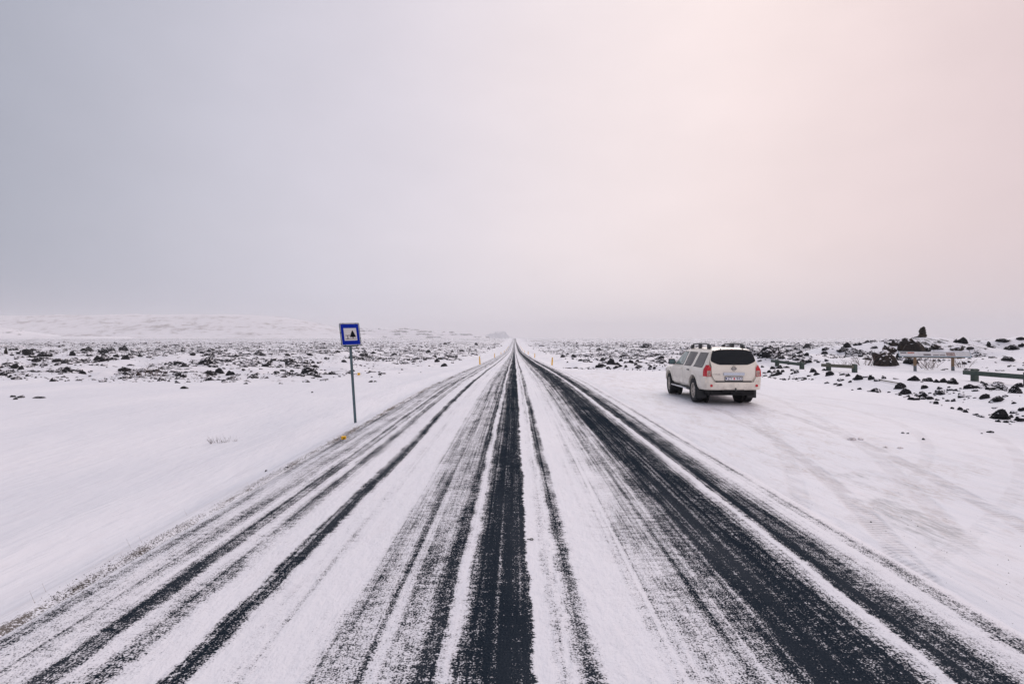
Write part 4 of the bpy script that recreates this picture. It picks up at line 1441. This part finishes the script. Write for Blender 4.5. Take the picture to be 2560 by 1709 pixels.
# wheels
def wheel_meshes():
    bm = bmesh.new()
    Rt, Rr, hw = .375, .235, .135
    prof = [(-hw * .8, Rr), (-hw, Rr + .03), (-hw * 1.02, Rr + .08), (-hw * .93, Rt - .025), (-hw * .72, Rt - .003), (-hw * .3, Rt), (hw * .3, Rt), (hw * .72, Rt - .003),
            (hw * .93, Rt - .025), (hw * 1.02, Rr + .08), (hw, Rr + .03), (hw * .8, Rr)]
    bm_lathe_x(bm, prof, 48)
    for k in range(36):     # tread blocks
        a = 2 * math.pi * k / 36
        for xx in (-.085, 0, .085):
            rm = Matrix.Rotation(a + (0.06 if xx else 0), 3, 'X')
            bm_box(bm, (xx - .03, -.018, Rt - .01), (xx + .03, .018, Rt + .007), rm)
    bmesh.ops.recalc_face_normals(bm, faces=bm.faces[:])
    t = bpy.data.meshes.new('tyre'); bm.to_mesh(t); bm.free(); t.materials.append(M_RUBBER)
    bm = bmesh.new()
    bm_lathe_x(bm, [(-.10, Rr + .008), (.07, Rr - .02), (.105, Rr + .012), (.112, Rr + .004), (.105, Rr - .018), (.06, Rr - .025)], 40)
    for k in range(6):
        for da in (-.15, .15):
            a = 2 * math.pi * k / 6 + da
            rm = Matrix.Rotation(a, 3, 'X')
            bm_box(bm, (.058, -.018, .03), (.092, .018, Rr - .012), rm)
    bm_tube(bm, (.05, 0, 0), (.10, 0, 0), .065, .05, 20)
    bmesh.ops.recalc_face_normals(bm, faces=bm.faces[:])
    r = bpy.data.meshes.new('rim'); bm.to_mesh(r); bm.free(); r.materials.append(M_RIM)
    bm = bmesh.new()
    bm_tube(bm, (-.06, 0, 0), (.02, 0, 0), .19, .19, 28)
    d = bpy.data.meshes.new('wheel'); bm.to_mesh(d); bm.free(); d.materials.append(M_UNDER)
    return t, r, d


TY, RI, DI = wheel_meshes()
for yw, steer in ((0.0, 0), (2.85, -4)):
    for s in (-1, 1):
        wdisc = link('wheel', DI, None, car)
        wdisc.location = (s * .795, yw, .378)
        wdisc.rotation_euler = (random.uniform(0, 1), 0, (math.pi if s < 0 else 0) + R(steer))
        link('tyre', TY, None, wdisc); link('rim', RI, None, wdisc)
for s in (-1, 1):
    bm = bmesh.new()
    bm_box(bm, (s * .78 - .14, 2.33, .18), (s * .78 + .14, 2.35, .52))
    obj('mud_flap', bm, M_TRIM, car, bevel=.006)

# ------------------------------------------------------------------ picnic area sign
M_BLUE = plain('sign_blue', (0.002, 0.022, 0.34), 0.6, spec=0.08, grain=0.06, gscale=6)
M_SIGNWHITE = plain('sign_white', (0.62, 0.63, 0.64), 0.5, grain=0.04, gscale=6)
M_SIGNBLACK = plain('sign_black', (0.004, 0.007, 0.012), 0.7, spec=0.1)
M_GALV = plain('galvanised_steel', (0.075, 0.12, 0.14), 0.55, metal=0.35, grain=0.25, gscale=12)

sign = empty('picnic_area_sign', (-4.58, 17.0, gz(-4.58, 17.0)))
tag(sign, 'blue roadside sign with a white square showing a tree and a picnic table', 'road sign')
Rs = (Matrix.Rotation(R(39.6), 3, 'Z') @ Matrix.Rotation(R(-12.2), 3, 'X') @ Matrix.Rotation(R(-1.7), 3, 'Y'))
cen = Vector((-4.733, 16.959, 2.16)) - sign.location
S4 = Matrix.Translation(cen) @ Rs.to_4x4()


def on_sign(bm):
    bm.transform(S4)
    return bm


def round_rect(bm, hw, hh, r, y0, y1, n=5, inner=None):
    def loop(hw, hh, r, y):
        P = []
        for cx_, cz_, a0 in ((hw - r, hh - r, 0), (-hw + r, hh - r, 90), (-hw + r, -hh + r, 180), (hw - r, -hh + r, 270)):
            for k in range(n + 1):
                a = R(a0 + 90 * k / n)
                P.append(bm.verts.new((cx_ + r * math.cos(a), y, cz_ + r * math.sin(a))))
        return P
    A, B = loop(hw, hh, r, y0), loop(hw, hh, r, y1)
    m_ = len(A)
    for k in range(m_):
        bm.faces.new((A[k], A[(k + 1) % m_], B[(k + 1) % m_], B[k]))
    if inner is None:
        bm.faces.new(A); bm.faces.new(B[::-1])
    else:
        C, D = loop(*inner, y0), loop(*inner, y1)
        for k in range(m_):
            k2 = (k + 1) % m_
            bm.faces.new((C[k], C[k2], D[k2], D[k])); bm.faces.new((A[k], A[k2], C[k2], C[k])); bm.faces.new((B[k], B[k2], D[k2], D[k]))


bm = bmesh.new(); round_rect(bm, .288, .318, .02, -.004, .006)
panel = obj('panel', on_sign(bm), M_SIGNWHITE, sign)
bm = bmesh.new(); round_rect(bm, .272, .302, .012, -.0065, -.0045)
obj('blue_field', on_sign(bm), M_BLUE, panel)
bm = bmesh.new(); round_rect(bm, .192, .182, .004, -.009, -.007)
wsq = obj('white_square', on_sign(bm), M_SIGNWHITE, panel)
bm = bmesh.new(); round_rect(bm, .300, .330, .03, -.014, .018, inner=(.289, .319, .022))
frame = obj('frame', on_sign(bm), M_GALV, sign)
tree_pts = [(0, .125), (.030, .075), (.022, .078), (.050, .030), (.036, .034), (.070, -.015), (.052, -.010), (.098, -.078), (.012, -.078), (.012, -.115),
            (-.012, -.115), (-.012, -.078), (-.098, -.078), (-.052, -.010), (-.070, -.015), (-.036, .034), (-.050, .030), (-.022, .078), (-.030, .075)]


def flat_poly(pts, cx_, cz_, y0=-.0115, y1=-.0095):
    bm = bmesh.new()
    A = [bm.verts.new((cx_ + x, y0, cz_ + z)) for x, z in pts]
    B = [bm.verts.new((cx_ + x, y1, cz_ + z)) for x, z in pts]
    n_ = len(A)
    bm.faces.new(A); bm.faces.new(B[::-1])
    for k in range(n_):
        bm.faces.new((A[k], A[(k + 1) % n_], B[(k + 1) % n_], B[k]))
    bmesh.ops.triangulate(bm, faces=bm.faces[:])
    return bm


obj('tree_pictogram', on_sign(flat_poly(tree_pts, .068, -.005)), M_SIGNBLACK, wsq)
bm = bmesh.new()
bm_box(bm, (-.155, -.0115, -.040), (-.020, -.0095, -.024))
bm_box(bm, (-.098, -.0118, -.120), (-.080, -.0097, -.0405))
bm_box(bm, (-.115, -.0121, -.124), (-.064, -.0099, -.114))
obj('table_pictogram', on_sign(bm), M_SIGNBLACK, wsq)
bm = bmesh.new()
bm_box(bm, (-.165, -.0112, -.140), (.172, -.0094, -.128))
obj('ground_line', on_sign(bm), M_SIGNBLACK, wsq)
for cx_, cz_ in ((-.19, .322), (.19, .322), (-.19, -.322), (.19, -.322), (.293, .1), (.293, -.12), (-.293, .05)):
    bm = bmesh.new()
    bm_box(bm, (cx_ - .012, -.020, cz_ - .012), (cx_ + .012, .02, cz_ + .012))
    obj('clip', on_sign(bm), M_GALV, frame)
bm = bmesh.new()
bm_box(bm, (-.22, .0185, -.352), (.22, .055, -.322)); bm_box(bm, (-.22, .0185, .20), (.22, .05, .23))
obj('bracket', on_sign(bm), M_GALV, sign)
bm = bmesh.new()
top = S4 @ Vector((0.03, .078, .26))
bm_tube(bm, (0, 0, -.25), top, .038, .038, 20)
obj('post', bm, M_GALV, sign, smooth=50)

# ------------------------------------------------------------------ yellow markers
def make_yellow():
    m = NT('marker_yellow')
    tcn = m.n('TexCoord').outputs['Object']
    nz = m.noise(tcn, 9, 4, 0.6)
    m.bsdf(m.mix(m.smooth(nz, 0.4, 0.75, 0, .5), (0.90, 0.50, 0.004, 1), (0.72, 0.38, 0.01, 1)), 0.5)
    return m.mat


M_YEL = make_yellow()
M_REFL = plain('marker_reflector', (0.62, 0.60, 0.55), 0.3)


def stub(loc, w, h, rz, label):
    root = empty('marker_stub', loc, rz)
    tag(root, label, 'road marker', 'broken yellow marker stubs')
    bm = bmesh.new()
    bm_box(bm, (-w / 2, -.045, -.1), (w / 2, .045, h))
    obj('stub_body', bm, M_YEL, root, bevel=.008)
    bm = bmesh.new()
    bm_tube(bm, (.01, -.050, h * .45), (.01, -.0455, h * .45), .022, .022, 14)
    obj('bolt_hole', bm, M_SIGNBLACK, root)
    bm = bmesh.new()
    bm_tube(bm, (.01, -.054, h * .45), (.01, -.0505, h * .45), .012, .012, 12)
    obj('bolt', bm, M_YEL, root)
    return root


stub((-3.46, 11.92, gz(-3.64, 11.92) - .005), .095, .078, R(12), 'short yellow marker stub at the road edge below the blue sign')
stub((-12.97, 49.0, gz(-12.97, 49.0)), .20, .18, R(-10), 'tiny yellow marker stub out on the snow right of the sign post')


def marker_post(x, y, h, tilt, label):
    root = empty('marker_post', (x, y, gz(x, y)))
    tag(root, label, 'road marker', 'yellow marker posts along the road')
    rt = Matrix.Rotation(tilt, 3, 'Y')
    bm = bmesh.new()
    vs_ = bm_box(bm, (-.075, -.025, -.3), (.075, .025, h))
    for v in vs_:
        if v.co.z > 0:
            v.co.x *= .85
            if v.co.x > 0: v.co.z -= .05
        v.co = rt @ v.co
    obj('post', bm, M_YEL, root, bevel=.006)
    bm = bmesh.new()
    bm_box(bm, (-.036, -.0295, h - .20), (.036, -.0255, h - .12))
    for v in bm.verts:
        v.co = rt @ v.co
    obj('reflector', bm, M_REFL, root)


ORD = ['nearest', 'second', 'third', 'fourth', 'fifth', 'sixth', 'seventh', 'eighth', 'ninth', 'tenth']
for i, y in enumerate((62.5, 112, 164, 217, 268, 320, 372)):
    marker_post(-3.66 - .1 * (i > 0), y, (.86, .82, .66, .78, .78, .78, .78)[i], R((-3, -2, 2, 0, 1, 0, 0)[i]), '%s yellow marker post on the left edge of the road' % ORD[i])
for i, y in enumerate((60.5, 108, 160, 213, 264, 315, 367)):
    marker_post(3.86 if i == 0 else 3.74, y, .82, R((4, 0, 1, -2, 0, 1, 0)[i]), '%s yellow marker post on the right edge of the road' % ORD[i])

# ------------------------------------------------------------------ timber rails
def make_wood(name, dark, lite, gs=(2, 14, 14)):
    m = NT(name)
    tcn = m.n('TexCoord').outputs['Object']
    n1 = m.noise(m.vec(tcn, gs), 3.0, 5, 0.65)
    n2 = m.noise(tcn, 2.0, 3, 0.5)
    c = m.mix(m.smooth(n1, 0.3, 0.7), dark + (1,), lite + (1,))
    c = m.mix(m.smooth(n2, 0.45, 0.7, 0, .4), c, tuple(v * .6 for v in dark) + (1,))
    m.bsdf(c, 0.8, m.bump(n1, 0.4, 0.01), 0.2)
    return m.mat


M_TIMBER = make_wood('weathered_green_timber', (0.040, 0.065, 0.060), (0.10, 0.125, 0.105))
M_TIMBER2 = make_wood('weathered_brown_timber', (0.075, 0.08, 0.062), (0.16, 0.15, 0.115))
M_PALE = make_wood('pale_wood', (0.16, 0.105, 0.065), (0.30, 0.215, 0.14))


def timber_rail(p0, p1, ext0, ext1, post_h, beam_z, label, beam_mat, th=.17):
    """two squat posts with a beam fixed to their front"""
    a = Vector((p0[0], p0[1], gz(*p0))); b = Vector((p1[0], p1[1], gz(*p1)))
    d = (b - a); d.z = 0
    L = d.length
    root = empty('timber_rail', a, math.atan2(d.y, d.x))
    tag(root, label, 'timber rail', 'low timber rails edging the pull-out')
    dz = b.z - a.z
    for t in (0, 1):
        bm = bmesh.new()
        vv = bm_box(bm, (t * L - .115, -.09, -.3 + t * dz), (t * L + .115, .09, post_h + t * dz))
        for v in vv:
            if v.co.z > 0 and v.co.x > t * L:
                v.co.z -= .045
        obj('post', bm, M_TIMBER, root, bevel=.012)
    bm = bmesh.new()
    vv = bm_box(bm, (-ext0, -.235, beam_z), (L + ext1, -.0925, beam_z + th))
    for v in vv:
        v.co.z += dz * v.co.x / L
    obj('beam', bm, beam_mat, root, bevel=.014)
    return root


timber_rail((17.16, 38.4), (17.55, 35.9), .35, .02, .44, .22, 'farthest weathered timber rail, seen just right of the parked car', M_TIMBER)
timber_rail((17.9, 33.5), (18.05, 31.2), .35, .10, .46, .22, 'middle timber rail with a pale brown beam left of the information board', M_TIMBER2)
timber_rail((18.55, 23.7), (18.35, 21.0), .35, .9, .50, .25, 'nearest dark green timber rail running out of the right edge', M_TIMBER)

# ------------------------------------------------------------------ information board
M_PANEL = plain('panel_print', (0.60, 0.60, 0.62), 0.35, grain=0.10, gscale=9)
M_PANELEDGE = plain('panel_frame', (0.22, 0.33, 0.40), 0.4, metal=.3)
M_PIC_DARK = plain('picture_dark', (0.11, 0.10, 0.11), 0.4, grain=.5, gscale=14)
M_PIC_RED = plain('picture_red', (0.38, 0.10, 0.05), 0.4, grain=.5, gscale=10)
M_PIC_MAP = plain('picture_map', (0.30, 0.23, 0.22), 0.4, grain=.35, gscale=10)
M_BRACK = plain('grey_bracket', (0.13, 0.15, 0.17), 0.5, metal=.4)
a = Vector((21.22, 31.25, gz(21.22, 31.25))); b = Vector((21.94, 29.85, gz(21.94, 29.85)))
d = Vector((22.7, 30.45, 0)) - Vector((21.22, 31.15, 0))
board = empty('information_board', Vector((21.22, 31.15, gz(21.22, 31.15))), math.atan2(d.y, d.x))
tag(board, 'slanted information board on two wooden legs in front of the boulders', 'sign board')
LB = d.length
for xx in (0, LB):
    bm = bmesh.new()
    bm_box(bm, (xx - .065, -.05, -.35), (xx + .065, .05, .76))
    leg = obj('leg', bm, M_PALE, board, bevel=.006)
    bm = bmesh.new()
    bm_box(bm, (xx - .070, -.056, -.3), (xx + .070, -.0505, .28))
    br_ = obj('bracket', bm, M_BRACK, leg)
    for zz in (.09, .20):
        bm = bmesh.new()
        bm_tube(bm, (xx, -.064, zz), (xx, -.0565, zz), .014, .014, 10)
        obj('bolt', bm, M_SIGNBLACK, br_)
bm = bmesh.new()
bm_box(bm, (-.50, -.10, .70), (LB + .50, .09, .775))
obj('crossbeam', bm, M_PALE, board, bevel=.008)
T4 = Matrix.Translation((LB / 2, -.05, .895)) @ Matrix.Rotation(R(-52), 4, 'X')
HWB = 1.56


def on_board(bm):
    bm.transform(T4)
    return bm


bm = bmesh.new(); bm_box(bm, (-HWB, -.015, -.205), (HWB, .02, .205))
pan = obj('panel', on_board(bm), M_PANELEDGE, board, bevel=.006)
bm = bmesh.new(); bm_box(bm, (-HWB + .025, -.0185, -.182), (HWB - .025, -.0155, .182))
face = obj('printed_sheet', on_board(bm), M_PANEL, pan)
for x0, x1, z0, z1, mt in ((-1.47, -1.20, .03, .095, M_PIC_DARK), (-1.15, -.85, .03, .095, M_PIC_RED), (-.46, -.14, -.085, .0, M_PIC_DARK), (-.05, .20, -.085, -.04, M_PIC_DARK),
                           (.24, .48, -.085, -.04, M_PIC_DARK), (.53, .90, -.10, .095, M_PIC_MAP)):
    bm = bmesh.new(); bm_box(bm, (x0, -.0215, z0 * 1.5), (x1, -.0188, z1 * 1.5))
    obj('printed_picture', on_board(bm), mt, face)
for xx in (-.80, -.09, .505, .93):
    bm = bmesh.new(); bm_box(bm, (xx - .006, -.0222, -.178), (xx + .006, -.0190, .178))
    obj('panel_joint', on_board(bm), M_PLATE, face)

# ------------------------------------------------------------------ bare shrubs and twigs
def make_twig():
    m = NT('bare_twigs')
    tcn = m.n('TexCoord').outputs['Object']
    m.bsdf(m.mix(m.noise(tcn, 8, 3), (0.05, 0.032, 0.03, 1), (0.15, 0.10, 0.085, 1)), 0.8, None, 0.2)
    return m.mat


M_TWIG = make_twig()


def shrub(x, y, w, h, n, label, seed, r0=.010, depth=None):
    rr = random.Random(seed)
    bm = bmesh.new()
    for k in range(n):
        t = rr.uniform(-1, 1)
        p = Vector((t * w * .35, rr.uniform(-.3, .3) * (depth or w * .5), -.05))
        dirv = Vector((t * .9 + rr.uniform(-.5, .5), rr.uniform(-.5, .5), rr.uniform(.6, 1.2))).normalized()
        ln = h * rr.uniform(.55, 1.1)

        def grow(p, dv, ln, r, lev):
            segs = 3
            for s_ in range(segs):
                q = p + dv * ln / segs
                bm_tube(bm, p, q, r, r * .8, 3, caps=False)
                r *= .8; p = q
                dv = (dv + Vector((rr.uniform(-.3, .3), rr.uniform(-.3, .3), rr.uniform(-.1, .22)))).normalized()
                if lev > 0 and rr.random() < .85:
                    sd = (dv + Vector((rr.uniform(-.9, .9), rr.uniform(-.9, .9), rr.uniform(-.1, .5)))).normalized()
                    grow(p, sd, ln * rr.uniform(.4, .65), r * .75, lev - 1)
        grow(p, dirv, ln, r0, 2)
    o = obj('bare_shrub', bm, M_TWIG)
    o.location = (x, y, gz(x, y))
    tag(o, label, 'shrub', 'leafless shrubs standing in the snow')
    return o


shrub(20.9, 34.8, 1.5, .85, 22, 'bare brown shrub at the left foot of the snow capped boulder', 1, .012)
shrub(19.6, 34.9, 1.0, .5, 12, 'thin leafless shrub left of the big shrub by the boulder', 2, .009)
shrub(23.4, 33.0, 1.3, .65, 20, 'bare brown shrub seen between the legs of the information board', 3, .011)
shrub(24.9, 32.6, 1.1, .55, 14, 'bare shrub beyond the right leg of the information board', 4, .010)
shrub(22.6, 31.9, .7, .45, 9, 'small reddish twigs beside the left leg of the information board', 5, .009)
shrub(31.5, 40.6, .7, .6, 8, 'wisp of bare twigs on the snow slope right of the information board', 6, .010)
shrub(-28.3, 45.6, 3.2, .75, 26, 'pale leafless shrub among the lava rocks in the left field', 7, .015)
shrub(-7.35, 14.75, .85, .16, 30, 'tuft of twig tips poking through the smooth snow in the left foreground', 8, .0035, depth=.25)
shrub(-7.95, 14.45, .35, .05, 6, 'few twig tips just left of the tuft in the left foreground snow', 9, .003, depth=.2)
shrub(-24.8, 46.5, 1.2, .5, 9, 'small faint leafless shrub right of the larger one in the left field', 10, .011)

# ------------------------------------------------------------------ dry grass and grit along the left road edge
M_GRASS = plain('dry_grass', (0.22, 0.15, 0.085), 0.8, grain=.4)
bm = bmesh.new()
rr = random.Random(77)
for k in range(1500):
    y = 2.8 + 24 * rr.random() ** 1.4
    if float(vnoise(np.array([y * .55]), np.array([4.4]), 300)[0]) < .42:
        continue
    x = -3.62 + rr.gauss(0, .055)
    z = gz(min(x, -3.63), y) - .005
    ln = rr.uniform(.015, .06); an = rr.uniform(0, 6.28)
    q = Vector((x + math.cos(an) * ln, y + math.sin(an) * ln, z + ln * rr.uniform(.25, .7)))
    bm_tube(bm, (x, y, z), q, .0022, .001, 3, caps=False)
for (x, y, ln) in ((-3.8, 3.55, .22), (-3.75, 3.75, .25), (-3.72, 4.1, .18), (-3.85, 5.9, .2), (-3.8, 6.0, .14), (-3.95, 7.1, .18), (-3.75, 4.6, .2), (-3.9, 4.9, .16), (-3.7, 8.2, .15)):
    z = gz(x, y)
    bm_tube(bm, (x, y, z - .01), (x - ln * .3, y + ln * .1, z + ln * .42), .0009, .0005, 3, caps=False)
dg_ = obj('dry_grass', bm, M_GRASS)
tag(dg_, 'flattened brown grass along the left edge of the road', kind='stuff')

gX, gY, gW = [], [], []
for k in range(9000):
    left = rr.random() < .90
    y = 2.9 + 26 * rr.random() ** 1.6
    if left:
        x = -3.57 + rr.gauss(-.02, .075)
        if float(vnoise(np.array([y * .7]), np.array([1.4]), 310)[0]) < .35: continue
    else:
        x = 3.62 + abs(rr.gauss(0, 1.1))
    gX.append(x); gY.append(y); gW.append(abs(rr.gauss(0, .004)) + .0035)
X, Y, W = np.array(gX), np.array(gY), np.array(gW)
Hh = W * .3
Z = np.where(np.abs(X) < 3.63, road_z(Y) + .0, ground_z(X, Y))
gravel = merge('gravel', list(range(len(X))), ROCK_TINY[:5], 'dark grit and gravel scattered along both road edges', plain('road_grit', (0.035, 0.030, 0.027), 0.9, grain=0.6, gscale=3, spec=0.1))

# ------------------------------------------------------------------ loose bits
def make_ice():
    m = NT('dirty_ice')
    p = m.pos()
    n1 = m.noise(p, 22, 4, .6)
    m.bsdf(m.mix(m.smooth(n1, .35, .65), (0.42, 0.38, 0.37, 1), (0.80, 0.78, 0.82, 1)), .5, m.bump(n1, .5, .02))
    return m.mat


M_ICE = make_ice()
ICE_ME = []
for i in range(3):
    me = rock_mesh('ice_lump', 711 + 5 * i, 3, M_ICE)
    ICE_ME.append(me)
for i, (x, y, w, h, lab) in enumerate(((6.83, 11.9, .19, .06, 'largest dirty white ice lump on the pull-out snow in the right foreground'),
                                      (7.03, 11.95, .13, .045, 'ice lump touching the right of the largest one in the right foreground'),
                                      (6.98, 11.05, .12, .035, 'flat grey ice lump nearer the camera than the white pair'),
                                      (7.18, 10.95, .15, .035, 'dark grained ice lump farthest right in the foreground group'))):
    o = link('ice_lump', ICE_ME[i % 3])
    o.location = (x, y, gz(x, y) - .005); o.scale = (w / 2, w / 2.4, h); o.rotation_euler = (0, 0, i * 1.3)
    tag(o, lab, 'ice lump', 'ice lumps on the pull-out')
# thin stake lying on the bank
bm = bmesh.new()
p0 = Vector((15.14, 24.4, gz(15.14, 24.4) + .05)); p1 = Vector((15.2, 23.1, gz(15.2, 23.1) + .05))
bm_tube(bm, (0, 0, 0), p1 - p0, .022, .018, 8)
o = obj('wooden_stick', bm, M_TIMBER2)
o.location = p0
tag(o, 'thin wooden stick lying on the snow in front of the bank stones', 'stick')
# scrap of black strap beside the bare centre strip
bm = bmesh.new()
prev = None
for k in range(15):
    a_ = 2 * math.pi * k / 14
    p = Vector((.016 * math.cos(a_) + .016, .022 * math.sin(a_), .006))
    if prev is not None:
        bm_tube(bm, prev, p, .004, .004, 6)
    prev = p
bm_tube(bm, (-.03, .0, .006), (.002, .005, .006), .004, .004, 6)
o = obj('strap_loop', bm, M_TRIM)
o.location = (.155, 5.86, float(road_z(np.array([5.86]))[0]) + .045)
tag(o, 'small black loop of strap lying on snow beside the dark centre strip', 'strap')

# ------------------------------------------------------------------ every rock gets a label of its own where the picture tells it apart
ORDS = ['leftmost', 'second', 'third', 'fourth', 'fifth', 'sixth', 'seventh', 'eighth', 'ninth', 'tenth', 'eleventh', 'twelfth']
PLACES = {'left': [(150, 'at the left edge'), (330, 'below the hill crest'), (480, 'below the hill middle'), (640, 'below the right hill slope'),
                   (850, 'just left of the blue sign'), (1000, 'just right of the sign post'), (9999, 'close to the road')],
          'mid': [(1460, 'nearest the road'), (1530, 'left of the clump centre'), (1590, 'right of the clump centre'), (9999, 'beside the parked car')],
          'mound': [(1960, 'just right of the parked car'), (2050, 'behind the farthest timber rail'), (2160, 'behind the middle timber rail'), (2250, 'around the snow capped boulder'),
                    (2330, 'above the information board'), (2420, 'right of the cairn'), (9999, 'at the right edge')],
          'bank': [(1960, 'just right of the parked car'), (2030, 'under the farthest timber rail'), (2090, 'left of middle timber rail'), (2160, 'right of middle timber rail'),
                   (2270, 'left of the board legs'), (2330, 'below the left board leg'), (2400, 'below the right board leg'), (2470, 'under the nearest rail'), (9999, 'at the right edge')],
          'peb': [(1286, 'by the left road edge'), (2200, 'by the right road edge'), (9999, 'right of the ice lumps')]}
inv_group = {v: k for k, v in GROUPS.items()}
bins = {}
for o in COL.objects:
    if o.name.startswith('lava_rock') and o.parent is None and o.get('group') in inv_group:
        zone = inv_group[o['group']]
        px = 1286 + 1470 * o.location.x / o.location.y
        place = next(p for lim, p in PLACES[zone] if px < lim)
        row = ('near' if o.location.y < 58 else 'middle' if o.location.y < 105 else 'far') if zone in ('left', 'mid', 'mound') else ''
        asp_ = o.scale.z / (2 * o.scale.x)
        shape = 'flat' if asp_ < .36 else 'blocky' if asp_ < .58 else 'upright'
        bins.setdefault((zone, row, place, shape), []).append((px, o))
NOUN = {'left': '%s left field', 'mid': '%s rubble past pull-out', 'mound': '%s right field', 'bank': 'on the bank', 'peb': 'on open snow'}
for (zone, row, place, shape), lst in bins.items():
    lst.sort(key=lambda t: t[0])
    where = NOUN[zone] % row if row else NOUN[zone]
    kind_ = 'pebble' if zone == 'peb' else 'lava stone' if zone == 'bank' else 'lava rock'
    for i, (px, o) in enumerate(lst):
        if len(lst) == 1:
            head = '%s dark %s' % (shape, kind_)
        elif i == 0 or i == len(lst) - 1:
            head = '%s %s %s' % ('leftmost' if i == 0 else 'rightmost', shape, kind_)
        else:
            head = '%s %s %s from left' % (ORDS[i] if i < len(ORDS) else 'middle', shape, kind_)
        o['label'] = '%s, %s, %s' % (head, where, place)
